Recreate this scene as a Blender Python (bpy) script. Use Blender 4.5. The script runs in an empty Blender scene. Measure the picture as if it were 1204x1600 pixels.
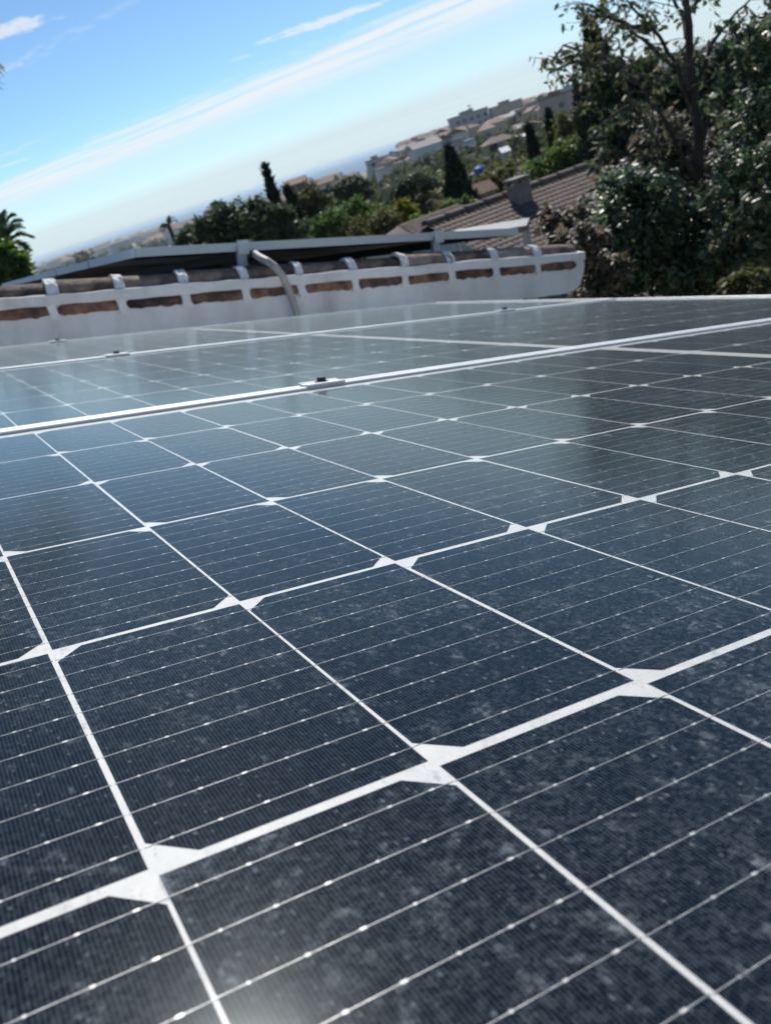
import bpy, math, random
import numpy as np
from mathutils import Matrix, Vector
random.seed(7)
RNG = np.random.default_rng(11)
scene = bpy.context.scene
COL = scene.collection
rad = math.radians

# ------------------------------------------------------------------ camera
# rows of CW: world right / forward / up expressed in (image right, image down, view axis)
CW = Matrix(((0.9527003, -0.3039114, 0.0), (-0.1138579, -0.3569215, 0.9271696), (-0.2817774, -0.8833147, -0.3746419)))
FPX = 1346.55                      # focal length in pixels of the 1204 px wide photograph
cam_d = bpy.data.cameras.new('camera')
cam = bpy.data.objects.new('camera', cam_d)
COL.objects.link(cam)
c0, c1, c2 = (CW.col[0], -CW.col[1], -CW.col[2])
cam.matrix_world = Matrix(((c0[0], c1[0], c2[0], 0), (c0[1], c1[1], c2[1], 0), (c0[2], c1[2], c2[2], 0), (0, 0, 0, 1)))
cam_d.sensor_fit = 'HORIZONTAL'
cam_d.sensor_width = 36.0
cam_d.lens = 36.0 * FPX / 1204.0
cam_d.clip_start = 0.01
cam_d.clip_end = 90000
cam_d.dof.use_dof = True
cam_d.dof.focus_distance = 0.46
cam_d.dof.aperture_fstop = cam_d.lens / 1.5       # a phone lens: a small opening
scene.camera = cam

# ------------------------------------------------------------------ sky, sun, exposure
SUN_EL, SUN_AZ = rad(45.6), rad(3.4)             # azimuth to the right of straight ahead (+Y)
world = bpy.data.worlds.new('World')
scene.world = world
world.use_nodes = True
wt = world.node_tree
wt.nodes.clear()


def nd(t, typ, **kw):
    n = t.nodes.new(typ)
    for k, v in kw.items():
        if k.startswith('i_'):
            key = k[2:]
            n.inputs[int(key) if key.isdigit() else key].default_value = v
        else:
            setattr(n, k, v)
    return n


def mth(t, op, a, b=None, c=None, clamp=False):
    n = t.nodes.new('ShaderNodeMath')
    n.operation = op
    n.use_clamp = clamp
    for i, v in enumerate((a, b, c)):
        if v is None:
            continue
        if isinstance(v, (int, float)):
            n.inputs[i].default_value = v
        else:
            t.links.new(v, n.inputs[i])
    return n.outputs[0]


def smooth(t, v, lo, hi, a=0.0, b=1.0):
    n = t.nodes.new('ShaderNodeMapRange')
    n.interpolation_type = 'SMOOTHSTEP'
    t.links.new(v, n.inputs[0])
    n.inputs[1].default_value, n.inputs[2].default_value = lo, hi
    n.inputs[3].default_value, n.inputs[4].default_value = a, b
    return n.outputs[0]


def build_sky():
    t = wt
    L = t.links.new
    sky = nd(t, 'ShaderNodeTexSky', sky_type='NISHITA', sun_disc=False, sun_elevation=SUN_EL, sun_rotation=SUN_AZ,
             altitude=60.0, air_density=0.7, dust_density=0.05, ozone_density=3.5)
    tc = nd(t, 'ShaderNodeTexCoord')
    sep = nd(t, 'ShaderNodeSeparateXYZ')
    L(tc.outputs['Generated'], sep.inputs[0])
    z = mth(t, 'MAXIMUM', sep.outputs[2], 0.004)
    px = mth(t, 'DIVIDE', sep.outputs[0], z)
    py = mth(t, 'DIVIDE', sep.outputs[1], z)
    q = mth(t, 'ADD', py, mth(t, 'MULTIPLY', px, 0.81))           # across the long cloud band
    s = mth(t, 'SUBTRACT', px, mth(t, 'MULTIPLY', py, 0.81))      # along it
    lq = mth(t, 'LOGARITHM', mth(t, 'MAXIMUM', q, 0.05), 2.718)
    cv = nd(t, 'ShaderNodeCombineXYZ')
    L(mth(t, 'MULTIPLY', s, 0.11), cv.inputs[0])
    L(mth(t, 'MULTIPLY', lq, 6.0), cv.inputs[1])
    n1 = nd(t, 'ShaderNodeTexNoise', i_Scale=1.0, i_Detail=4.0, i_Roughness=0.55)
    L(cv.outputs[0], n1.inputs['Vector'])
    cv2 = nd(t, 'ShaderNodeCombineXYZ')
    L(mth(t, 'MULTIPLY', s, 0.05), cv2.inputs[0])
    L(mth(t, 'MULTIPLY', lq, 22.0), cv2.inputs[1])
    n2 = nd(t, 'ShaderNodeTexNoise', i_Scale=1.0, i_Detail=3.0, i_Roughness=0.5)
    L(cv2.outputs[0], n2.inputs['Vector'])
    cv3 = nd(t, 'ShaderNodeCombineXYZ')
    L(mth(t, 'MULTIPLY', px, 7.0), cv3.inputs[0])
    L(mth(t, 'MULTIPLY', py, 4.0), cv3.inputs[1])
    n3 = nd(t, 'ShaderNodeTexNoise', i_Scale=1.0, i_Detail=5.0, i_Roughness=0.65)
    L(cv3.outputs[0], n3.inputs['Vector'])
    cv4 = nd(t, 'ShaderNodeCombineXYZ')
    L(mth(t, 'MULTIPLY', s, 0.5), cv4.inputs[0])
    L(mth(t, 'MULTIPLY', lq, 16.0), cv4.inputs[1])
    n4 = nd(t, 'ShaderNodeTexNoise', i_Scale=1.0, i_Detail=4.0, i_Roughness=0.6)
    L(cv4.outputs[0], n4.inputs['Vector'])
    # band: crisp near edge, long streaky far edge
    qn = mth(t, 'ADD', q, mth(t, 'MULTIPLY', mth(t, 'ADD', mth(t, 'SUBTRACT', n1.outputs[0], 0.5), mth(t, 'MULTIPLY', mth(t, 'SUBTRACT', n4.outputs[0], 0.5), 0.6)), 2.2))
    near = smooth(t, qn, 9.6, 10.5)
    far = smooth(t, qn, 11.2, 15.8, 1.0, 0.0)
    streak = mth(t, 'MULTIPLY', smooth(t, n2.outputs[0], 0.32, 0.52, 0.30, 1.0), smooth(t, n4.outputs[0], 0.34, 0.56, 0.40, 1.0))
    band = mth(t, 'MULTIPLY', mth(t, 'MULTIPLY', near, far), streak)
    # thin veil behind the band down to the horizon
    veil = mth(t, 'MULTIPLY', smooth(t, q, 9.3, 40.0, 0.0, 1.0), smooth(t, n2.outputs[0], 0.2, 0.75, 0.75, 0.95))
    veil = mth(t, 'MAXIMUM', veil, smooth(t, qn, 9.6, 12.5, 0.0, 0.42))
    # scattered wisps and puffs over the rest of the sky
    wz = mth(t, 'MULTIPLY', smooth(t, n1.outputs[0], 0.56, 0.74), smooth(t, n3.outputs[0], 0.42, 0.62))
    wz = mth(t, 'MULTIPLY', wz, smooth(t, sep.outputs[2], 0.02, 0.1))

    def spot(cx, cy, rx, ry, amt):
        ux = mth(t, 'ADD', mth(t, 'SUBTRACT', px, cx), 0.0)
        uy = mth(t, 'SUBTRACT', py, cy)
        dx = mth(t, 'DIVIDE', ux, rx)
        dy = mth(t, 'DIVIDE', uy, ry)
        d = mth(t, 'ADD', mth(t, 'MULTIPLY', dx, dx), mth(t, 'MULTIPLY', dy, dy))
        d = mth(t, 'ADD', d, mth(t, 'MULTIPLY', mth(t, 'SUBTRACT', n3.outputs[0], 0.5), 5.0))
        return smooth(t, d, 0.15, 1.3, amt, 0.0)
    cl = mth(t, 'MAXIMUM', band, mth(t, 'MULTIPLY', wz, 0.5))
    for a in ((-1.02, 4.85, 0.26, 0.15, 0.8), (0.72, 7.68, 0.5, 0.28, 0.8), (-2.76, 10.7, 0.25, 0.12, 0.55), (0.0, 8.2, 0.12, 0.1, 0.3)):
        cl = mth(t, 'MAXIMUM', cl, spot(*a))
    up = smooth(t, sep.outputs[2], -0.01, 0.004)
    cl = mth(t, 'MULTIPLY', cl, up, clamp=True)
    vm = nd(t, 'ShaderNodeMix', data_type='RGBA')
    L(mth(t, 'MULTIPLY', veil, up, clamp=True), vm.inputs[0])
    tint = nd(t, 'ShaderNodeMix', data_type='RGBA', blend_type='MULTIPLY', i_0=1.0)
    L(sky.outputs[0], tint.inputs[6])
    tint.inputs[7].default_value = (0.90, 1.03, 1.03, 1)
    L(tint.outputs[2], vm.inputs[6])
    vm.inputs[7].default_value = VEIL
    mix = nd(t, 'ShaderNodeMix', data_type='RGBA')
    L(mth(t, 'MULTIPLY', cl, 0.88), mix.inputs[0])
    L(vm.outputs[2], mix.inputs[6])
    mix.inputs[7].default_value = CLOUD
    bg = nd(t, 'ShaderNodeBackground', i_Strength=SKY_STRENGTH)
    L(mix.outputs[2], bg.inputs[0])
    out = nd(t, 'ShaderNodeOutputWorld')
    L(bg.outputs[0], out.inputs[0])


SKY_STRENGTH = 0.08
CLOUD = (7.6, 7.8, 7.9, 1)
VEIL = (5.7, 6.7, 7.2, 1)
build_sky()
sun_d = bpy.data.lights.new('sun', 'SUN')
sun_d.energy = 4.0
sun_d.angle = rad(0.53)
sun_d.color = (1.0, 0.96, 0.91)
sun = bpy.data.objects.new('sun', sun_d)
COL.objects.link(sun)
sdir = Vector((math.sin(SUN_AZ) * math.cos(SUN_EL), math.cos(SUN_AZ) * math.cos(SUN_EL), math.sin(SUN_EL)))
sun.rotation_euler = sdir.to_track_quat('Z', 'Y').to_euler()
sun.location = (0, 0, 30)
scene.view_settings.view_transform = 'Standard'
scene.view_settings.look = 'None'
scene.view_settings.exposure = 0.55
scene.view_settings.gamma = 1.0
world.cycles.sampling_method = 'MANUAL'
world.cycles.sample_map_resolution = 512
scene.cycles.adaptive_threshold = 0.025
scene.cycles.max_bounces = 6
scene.cycles.diffuse_bounces = 3
scene.cycles.glossy_bounces = 3
scene.cycles.transmission_bounces = 3
scene.cycles.transparent_max_bounces = 10
scene.cycles.volume_bounces = 1
scene.cycles.caustics_reflective = False
scene.cycles.sample_clamp_indirect = 6.0

# ------------------------------------------------------------------ helpers


def at(u, v, dist):
    """world point seen at photograph pixel (u, v), at this horizontal distance"""
    d = CW @ Vector(((u - 602.0) / FPX, (v - 800.0) / FPX, 1.0))
    return d * (dist / math.hypot(d.x, d.y))


PM = Matrix(((0.88781, -0.406412, 0.215923), (0.392813, 0.913655, 0.104562), (-0.239774, -0.008014, 0.970796)))
PC = Vector((-0.0304745, -0.1976783, 0.1425195))
PT = Matrix.Translation(-(PM @ PC)) @ PM.to_4x4()       # roof-slope frame -> world


def new_mat(name):
    m = bpy.data.materials.new(name)
    m.use_nodes = True
    t = m.node_tree
    b = t.nodes['Principled BSDF']
    return m, t, b


def ramp(t, fac, stops):
    r = t.nodes.new('ShaderNodeValToRGB')
    t.links.new(fac, r.inputs[0])
    e = r.color_ramp.elements
    while len(e) < len(stops):
        e.new(0.5)
    for el, (p, c) in zip(e, stops):
        el.position = p
        el.color = (*c, 1)
    return r.outputs[0]


def noise(t, scale, detail=4, rough=0.55, coord='Object', sc=None, dist=0.0):
    tc = t.nodes.new('ShaderNodeTexCoord')
    n = nd(t, 'ShaderNodeTexNoise', i_Scale=scale, i_Detail=detail, i_Roughness=rough, i_Distortion=dist)
    v = tc.outputs[coord]
    if sc:
        mp = nd(t, 'ShaderNodeMapping', i_Scale=sc)
        t.links.new(v, mp.inputs[0])
        v = mp.outputs[0]
    t.links.new(v, n.inputs['Vector'])
    return n.outputs[0]


def noisy_mat(name, stops, scale=5, rough=0.7, metal=0.0, bump=0.0, bscale=None, detail=5, spec=0.5, coord='Object', sc=None):
    m, t, b = new_mat(name)
    f = noise(t, scale, detail, 0.6, coord, sc)
    t.links.new(ramp(t, f, stops), b.inputs['Base Color'])
    b.inputs['Roughness'].default_value = rough
    b.inputs['Metallic'].default_value = metal
    b.inputs['Specular IOR Level'].default_value = spec
    if bump:
        bn = nd(t, 'ShaderNodeBump', i_Strength=bump, i_Distance=0.02)
        t.links.new(noise(t, bscale or scale * 4, 6, 0.6, coord), bn.inputs['Height'])
        t.links.new(bn.outputs[0], b.inputs['Normal'])
    return m


class MB:
    """collects faces; build() links them as one mesh object"""

    def __init__(s):
        s.v, s.f = [], []

    def poly(s, pts):
        k = len(s.v)
        s.v += [tuple(p) for p in pts]
        s.f.append(tuple(range(k, k + len(pts))))

    def box(s, x0, x1, y0, y1, z0, z1):
        k = len(s.v)
        s.v += [(x, y, z) for z in (z0, z1) for y in (y0, y1) for x in (x0, x1)]
        s.f += [tuple(k + i for i in q) for q in ((0, 2, 3, 1), (4, 5, 7, 6), (0, 1, 5, 4), (2, 6, 7, 3), (0, 4, 6, 2), (1, 3, 7, 5))]

    def prism(s, prof, fn0, fn1):
        """profile polygon swept between two placements"""
        k, n = len(s.v), len(prof)
        s.v += [tuple(fn0(*p)) for p in prof] + [tuple(fn1(*p)) for p in prof]
        s.f += [(k + i, k + (i + 1) % n, k + n + (i + 1) % n, k + n + i) for i in range(n)]
        s.f += [tuple(k + i for i in reversed(range(n))), tuple(k + n + i for i in range(n))]

    def tube(s, pts, rads, n=8, cap=True):
        pts = [Vector(p) for p in pts]
        k0 = len(s.v)
        up = Vector((0.31, 0.2, 0.93))
        for i, p in enumerate(pts):
            d = (pts[min(i + 1, len(pts) - 1)] - pts[max(i - 1, 0)]).normalized()
            a = d.cross(up)
            if a.length < 1e-3:
                a = d.cross(Vector((1, 0, 0)))
            a.normalize()
            b = d.cross(a)
            r = rads[i] if hasattr(rads, '__len__') else rads
            for j in range(n):
                w = 2 * math.pi * j / n
                s.v.append(tuple(p + (a * math.cos(w) + b * math.sin(w)) * r))
        for i in range(len(pts) - 1):
            for j in range(n):
                s.f.append((k0 + i * n + j, k0 + i * n + (j + 1) % n, k0 + (i + 1) * n + (j + 1) % n, k0 + (i + 1) * n + j))
        if cap:
            s.f.append(tuple(k0 + j for j in reversed(range(n))))
            s.f.append(tuple(k0 + (len(pts) - 1) * n + j for j in range(n)))

    def mesh(s, name, mat, smooth=False):
        me = bpy.data.meshes.new(name)
        me.from_pydata(s.v, [], s.f)
        me.materials.append(mat)
        if smooth:
            me.polygons.foreach_set('use_smooth', [True] * len(me.polygons))
        me.update()
        return me

    def build(s, name, mat, parent=None, smooth=False, kind=None):
        return link(name, s.mesh(name, mat, smooth), parent, kind)


def link(name, me, parent=None, kind=None, loc=None):
    o = bpy.data.objects.new(name, me)
    COL.objects.link(o)
    if parent is not None:
        o.parent = parent
    if kind:
        o['kind'] = kind
    if loc is not None:
        o.location = loc
    return o


def thing(name, label, cat, mat4=None, group=None, loc=None):
    o = bpy.data.objects.new(name, None)
    o.empty_display_size = 0.1
    COL.objects.link(o)
    if mat4 is not None:
        o.matrix_world = mat4
    if loc is not None:
        o.location = loc
    return tag(o, label, cat, group)


def tag(o, label, cat, group=None):
    o['label'] = label
    o['category'] = cat
    if group:
        o['group'] = group
    return o


def fast_mesh(name, verts, faces, mat, tint=None, smooth=False):
    """verts (n,3), faces (m,k) numpy -> mesh, tint is one float for each vertex"""
    me = bpy.data.meshes.new(name)
    m, k = faces.shape
    me.vertices.add(len(verts))
    me.vertices.foreach_set('co', verts.astype(np.float32).ravel())
    me.loops.add(m * k)
    me.loops.foreach_set('vertex_index', faces.astype(np.int32).ravel())
    me.polygons.add(m)
    me.polygons.foreach_set('loop_start', np.arange(0, m * k, k, dtype=np.int32))
    me.polygons.foreach_set('use_smooth', np.full(m, bool(smooth)))
    if tint is not None:
        a = me.attributes.new('tint', 'FLOAT', 'POINT')
        a.data.foreach_set('value', tint.astype(np.float32))
    me.materials.append(mat)
    me.update(calc_edges=True)
    me.validate()
    return me


# ------------------------------------------------------------------ materials
def m_aluminium(name='aluminium', col=(0.72, 0.735, 0.73), rough=0.42, metal=0.25):
    m, t, b = new_mat(name)
    f = noise(t, 14, 6, 0.65, sc=(0.6, 8, 8))
    t.links.new(ramp(t, f, [(0.3, tuple(c * 0.86 for c in col)), (0.7, col)]), b.inputs['Base Color'])
    b.inputs['Metallic'].default_value = metal
    t.links.new(mth(t, 'ADD', mth(t, 'MULTIPLY', f, 0.25), rough - 0.1), b.inputs['Roughness'])
    return m


def m_cell():
    m, t, b = new_mat('silicon_cell')
    L = t.links.new
    tc = nd(t, 'ShaderNodeTexCoord')
    sep = nd(t, 'ShaderNodeSeparateXYZ')
    L(tc.outputs['Object'], sep.inputs[0])
    oi = nd(t, 'ShaderNodeObjectInfo')
    # printed finger lines, 1.35 mm apart, across the busbars
    fr = mth(t, 'FRACT', mth(t, 'DIVIDE', sep.outputs[0], 0.00125))
    line = smooth(t, mth(t, 'ABSOLUTE', mth(t, 'SUBTRACT', fr, 0.5)), 0.06, 0.13, 1.0, 0.0)
    base = ramp(t, oi.outputs['Random'], [(0.0, (0.0012, 0.0042, 0.011)), (0.5, (0.0014, 0.0056, 0.0155)), (1.0, (0.0024, 0.0048, 0.010))])
    mix = nd(t, 'ShaderNodeMix', data_type='RGBA')
    L(mth(t, 'MULTIPLY', line, 0.55), mix.inputs[0])
    L(base, mix.inputs[6])
    mix.inputs[7].default_value = (0.066, 0.100, 0.128, 1)
    L(mix.outputs[2], b.inputs['Base Color'])
    b.inputs['Roughness'].default_value = 0.5
    b.inputs['Specular IOR Level'].default_value = 0.0
    b.inputs['Diffuse Roughness'].default_value = 0.5
    return m


FRAME_REF = bpy.data.objects.new('roof_frame_reference', None)      # only lends its axes to the dust pattern
FRAME_REF.matrix_world = PT


def add_dust(t, surf):
    """dust film, smears, flecks and dried drops over a surface, continuous over the whole array"""
    L = t.links.new
    tc = nd(t, 'ShaderNodeTexCoord', object=FRAME_REF)

    def nz(scale, detail, rough, sc=None):
        n = nd(t, 'ShaderNodeTexNoise', i_Scale=scale, i_Detail=detail, i_Roughness=rough)
        v = tc.outputs['Object']
        if sc:
            mp = nd(t, 'ShaderNodeMapping', i_Scale=sc)
            L(v, mp.inputs[0])
            v = mp.outputs[0]
        L(v, n.inputs['Vector'])
        return n.outputs[0]
    patches = nz(7, 4, 0.65)
    mid = nz(45, 4, 0.7)
    grain = nz(520, 3, 0.75)
    smear = nz(110, 4, 0.65, (1.0, 0.75, 1))
    fleck = nz(300, 3, 0.7)
    film = mth(t, 'MULTIPLY', smooth(t, patches, 0.30, 0.70, 0.011, 0.042), smooth(t, grain, 0.42, 0.62, 0.1, 2.6))
    blot = mth(t, 'MULTIPLY', smooth(t, mid, 0.50, 0.72, 0.0, 0.10), smooth(t, fleck, 0.45, 0.64, 0.05, 1.3))
    blot = mth(t, 'ADD', blot, mth(t, 'MULTIPLY', smooth(t, smear, 0.54, 0.72, 0.0, 0.20), smooth(t, fleck, 0.40, 0.62, 0.1, 1.2)))
    blot = mth(t, 'MULTIPLY', blot, smooth(t, patches, 0.32, 0.62, 0.5, 1.5))

    def specks(scale, sc, r0, r1, thr, amt):
        mp = nd(t, 'ShaderNodeMapping', i_Scale=sc, i_Rotation=(0, 0, 0.5))
        L(tc.outputs['Object'], mp.inputs[0])
        vo = nd(t, 'ShaderNodeTexVoronoi', i_Scale=scale)
        L(mp.outputs[0], vo.inputs['Vector'])
        sp = nd(t, 'ShaderNodeSeparateColor')
        L(vo.outputs['Color'], sp.inputs[0])
        d = mth(t, 'ADD', vo.outputs['Distance'], mth(t, 'MULTIPLY', mth(t, 'SUBTRACT', fleck, 0.5), 0.75))
        return mth(t, 'MULTIPLY', smooth(t, d, r0, r1, amt, 0.0), smooth(t, sp.outputs[0], thr, thr + 0.12))
    s1 = specks(150, (1, 0.45, 1), 0.0, 0.20, 0.74, 0.32)
    s2 = specks(48, (0.8, 1.3, 1), 0.0, 0.12, 0.84, 0.45)
    s3 = specks(420, (1, 0.6, 1), 0.02, 0.30, 0.62, 0.28)
    dm = mth(t, 'ADD', mth(t, 'ADD', film, blot), mth(t, 'MAXIMUM', mth(t, 'MAXIMUM', s1, s2), s3), clamp=True)
    df = nd(t, 'ShaderNodeBsdfDiffuse', i_Roughness=0.6)
    L(ramp(t, mid, [(0.3, (0.36, 0.41, 0.45)), (0.7, (0.48, 0.52, 0.55))]), df.inputs['Color'])
    mx = nd(t, 'ShaderNodeMixShader')
    L(dm, mx.inputs[0])
    L(surf, mx.inputs[1])
    L(df.outputs[0], mx.inputs[2])
    return mx.outputs[0]


def m_glass():
    """thin solar glass: clear sheet, soft reflection, dust lying on top"""
    m, t, b = new_mat('solar_glass')
    L = t.links.new
    t.nodes.remove(b)
    tr = nd(t, 'ShaderNodeBsdfTransparent')
    gl = nd(t, 'ShaderNodeBsdfGlossy')
    gl.inputs['Roughness'].default_value = 0.15
    gl.inputs['Color'].default_value = (0.83, 0.92, 0.92, 1)
    fz = nd(t, 'ShaderNodeFresnel', i_IOR=1.21)
    glass = nd(t, 'ShaderNodeMixShader')
    L(fz.outputs[0], glass.inputs[0])
    L(tr.outputs[0], glass.inputs[1])
    L(gl.outputs[0], glass.inputs[2])
    # the finest dust scatters light strongly at glancing angles
    sh = nd(t, 'ShaderNodeBsdfSheen')
    sh.inputs['Color'].default_value = (0.12, 0.113, 0.092, 1)
    sh.inputs['Roughness'].default_value = 0.28
    ad = nd(t, 'ShaderNodeAddShader')
    L(add_dust(t, glass.outputs[0]), ad.inputs[0])
    L(sh.outputs[0], ad.inputs[1])
    L(ad.outputs[0], t.nodes['Material Output'].inputs[0])
    return m


def m_busbar():
    m, t, b = new_mat('tinned_ribbon')
    f = noise(t, 160, 3, 0.6, coord='Object')
    t.links.new(ramp(t, f, [(0.35, (0.20, 0.215, 0.23)), (0.62, (0.58, 0.59, 0.58))]), b.inputs['Base Color'])
    b.inputs['Metallic'].default_value = 0.15
    b.inputs['Roughness'].default_value = 0.4
    return m


def leaf_mat(name, stops, rough=0.4, transl=0.35, spec=0.5):
    m, t, b = new_mat(name)
    L = t.links.new
    a = nd(t, 'ShaderNodeAttribute', attribute_name='tint')
    c = ramp(t, a.outputs['Fac'], stops)
    L(c, b.inputs['Base Color'])
    b.inputs['Roughness'].default_value = rough
    b.inputs['Specular IOR Level'].default_value = spec
    tl = nd(t, 'ShaderNodeBsdfTranslucent')
    hs = nd(t, 'ShaderNodeHueSaturation', i_Saturation=1.15, i_Value=1.5)
    L(c, hs.inputs['Color'])
    L(hs.outputs[0], tl.inputs[0])
    mx = nd(t, 'ShaderNodeMixShader', i_0=transl)
    L(b.outputs[0], mx.inputs[1])
    L(tl.outputs[0], mx.inputs[2])
    L(mx.outputs[0], t.nodes['Material Output'].inputs[0])
    return m


ALU = m_aluminium()
ALU_DULL = m_aluminium('dull_aluminium', (0.50, 0.53, 0.55), 0.45, 0.4)
CELL = m_cell()
GLASS = m_glass()
BUS = m_busbar()
BACK = noisy_mat('white_backsheet', [(0.3, (0.47, 0.49, 0.49)), (0.7, (0.54, 0.55, 0.55))], 60, 0.6)
DARKBACK = noisy_mat('dark_module_underside', [(0.3, (0.018, 0.019, 0.024)), (0.7, (0.03, 0.03, 0.036))], 6, 0.6)
BLACK_BOLT = noisy_mat('dark_bolt_steel', [(0.3, (0.03, 0.03, 0.032)), (0.7, (0.07, 0.07, 0.07))], 200, 0.4, 0.7)
WHITEWASH = noisy_mat('whitewashed_render', [(0.22, (0.42, 0.39, 0.35)), (0.38, (0.66, 0.635, 0.60)), (0.55, (0.78, 0.76, 0.73)), (0.75, (0.84, 0.82, 0.80))], 4.5, 0.9, bump=0.9, bscale=22, detail=9, sc=(1.0, 1.0, 0.45))
MORTAR = noisy_mat('white_mortar', [(0.3, (0.70, 0.69, 0.67)), (0.7, (0.83, 0.82, 0.80))], 20, 0.9, bump=0.6, bscale=60)
TILE = noisy_mat('weathered_clay_tile', [(0.30, (0.030, 0.026, 0.024)), (0.45, (0.12, 0.082, 0.062)), (0.56, (0.25, 0.17, 0.125)), (0.70, (0.34, 0.28, 0.225))], 9, 0.85, bump=0.7, bscale=50, coord='Object')
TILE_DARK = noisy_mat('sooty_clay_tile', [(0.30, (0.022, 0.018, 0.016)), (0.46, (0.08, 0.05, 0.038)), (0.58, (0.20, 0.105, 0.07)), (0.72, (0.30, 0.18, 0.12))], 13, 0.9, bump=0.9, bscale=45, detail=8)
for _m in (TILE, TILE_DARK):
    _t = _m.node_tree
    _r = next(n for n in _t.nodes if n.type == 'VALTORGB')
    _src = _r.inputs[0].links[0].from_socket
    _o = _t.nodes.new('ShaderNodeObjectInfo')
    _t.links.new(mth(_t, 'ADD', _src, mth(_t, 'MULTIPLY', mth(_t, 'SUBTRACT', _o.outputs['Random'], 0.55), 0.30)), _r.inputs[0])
ROOFTILE = noisy_mat('brown_concrete_tile', [(0.3, (0.075, 0.055, 0.048)), (0.45, (0.12, 0.086, 0.074)), (0.58, (0.16, 0.112, 0.094)), (0.72, (0.10, 0.088, 0.07))], 4.5, 0.9, bump=0.2, bscale=18, detail=8)
CONDUIT = noisy_mat('grey_conduit', [(0.3, (0.30, 0.29, 0.27)), (0.7, (0.40, 0.38, 0.35))], 20, 0.6)
BARK = noisy_mat('bark', [(0.3, (0.028, 0.024, 0.02)), (0.7, (0.085, 0.07, 0.055))], 14, 0.9, bump=0.8, bscale=40, sc=(1, 1, 0.25))
GROUND_M = noisy_mat('dry_ground', [(0.30, (0.055, 0.062, 0.03)), (0.48, (0.12, 0.105, 0.055)), (0.62, (0.21, 0.17, 0.10)), (0.75, (0.08, 0.085, 0.04))], 0.035, 0.95, detail=8)

# ------------------------------------------------------------------ terrain and sea
SEA_Z = -50.0
LEFT_R = np.array([0, 15, 40, 100, 300, 1000, 2000, 2700, 3600, 60000.])
LEFT_H = np.array([-4, -4.2, -5.6, -9, -20, -38, -45, -48.5, -56, -60.])
RIGHT_R = np.array([0, 15, 40, 120, 250, 600, 900, 2000, 3600, 60000.])
RIGHT_H = np.array([-4, -4.2, -5.6, -9.5, -10.5, -8.0, -12, -42, -58, -60.])


def sstep(x, a, b):
    x = np.clip((x - a) / (b - a), 0, 1)
    return x * x * (3 - 2 * x)


def ground_h(x, y):
    x, y = np.asarray(x, float), np.asarray(y, float)
    r = np.hypot(x, y)
    az = np.degrees(np.arctan2(x, y))
    w = sstep(az, 2.5, 8.5) * (1 - sstep(az, 60, 110))
    stretch = 1 + 1.3 * sstep(-az, 3, 14)
    hl = np.interp(r / np.where(r > 500, stretch, 1 + (stretch - 1) * np.clip((r - 100) / 400, 0, 1)), LEFT_R, LEFT_H)
    hr = np.interp(r, RIGHT_R, RIGHT_H)
    bump = np.sin(x * 0.021 + 1) * np.sin(y * 0.017 + 2) * np.clip((r - 60) / 200, 0, 1) * 1.2 * np.clip((1500 - r) / 800, 0, 1)
    return hl * (1 - w) + hr * w + bump


def build_terrain():
    rr = np.concatenate([np.linspace(0.5, 14, 8), np.geomspace(18, 4500, 70), [6000, 9000]])
    az = np.concatenate([np.linspace(-30, 40, 141), np.linspace(44, 326, 60)])
    R_, A_ = np.meshgrid(rr, np.radians(az), indexing='ij')
    X, Y = R_ * np.sin(A_), R_ * np.cos(A_)
    Z = ground_h(X, Y)
    n, m = X.shape
    V = np.stack([X, Y, Z], -1).reshape(-1, 3)
    idx = np.arange(n * m).reshape(n, m)
    nx = np.roll(idx, -1, axis=1)
    F = np.stack([idx[:-1], idx[1:], nx[1:], nx[:-1]], -1).reshape(-1, 4)[:, ::-1]
    V = np.vstack([V, [[0, 0, -4]]])
    o = link('ground', fast_mesh('ground', V, F, GROUND_M, smooth=True), kind='structure')
    m_, t, b = new_mat('sea_water')
    b.inputs['Base Color'].default_value = (0.07, 0.16, 0.24, 1)
    b.inputs['Roughness'].default_value = 0.6
    b.inputs['Specular IOR Level'].default_value = 0.01
    bn = nd(t, 'ShaderNodeBump', i_Strength=0.6, i_Distance=1.0)
    t.links.new(noise(t, 0.05, 5, 0.6), bn.inputs['Height'])
    t.links.new(bn.outputs[0], b.inputs['Normal'])
    k = 48
    mb = MB()
    mb.poly([(30000 * math.cos(2 * math.pi * i / k), 30000 * math.sin(2 * math.pi * i / k), SEA_Z) for i in range(k)])
    mb.build('sea', m_, kind='structure')


build_terrain()


def gz(x, y):
    return float(ground_h(x, y))


# ------------------------------------------------------------------ the near solar array
PI_, PJ = 0.0845, 0.1685                  # cell pitch along and across the module
CW_, CH_ = 0.0828, 0.1653
MIDGAP = 0.028
X0, X1 = -0.1495, 2.0365                  # outer frame ends along the slope
ROW_SHIFT = (-0.0004, 0.0006, 0.0007, 0.0007, 0.0003, 0.0003)   # string gaps are a little uneven


def cell_x(c):
    """centre of half-cell column c (0..23)"""
    return (-1 + c + 0.5) * PI_ + (MIDGAP if c >= 12 else 0.0)


def cell_mesh(flip):
    a, h, ch = CW_ / 2, CH_ / 2, 0.0115
    if flip:
        prof = [(-a, -h), (a - ch, -h), (a, -h + ch), (a, h - ch), (a - ch, h), (-a, h)]
    else:
        prof = [(-a + ch, -h), (a, -h), (a, h), (-a + ch, h), (-a, h - ch), (-a, -h + ch)]
    mb = MB()
    mb.prism(prof, lambda x, y: (x, y, -0.00006), lambda x, y: (x, y, 0.0))
    return mb.mesh('solar_cell', CELL)


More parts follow.
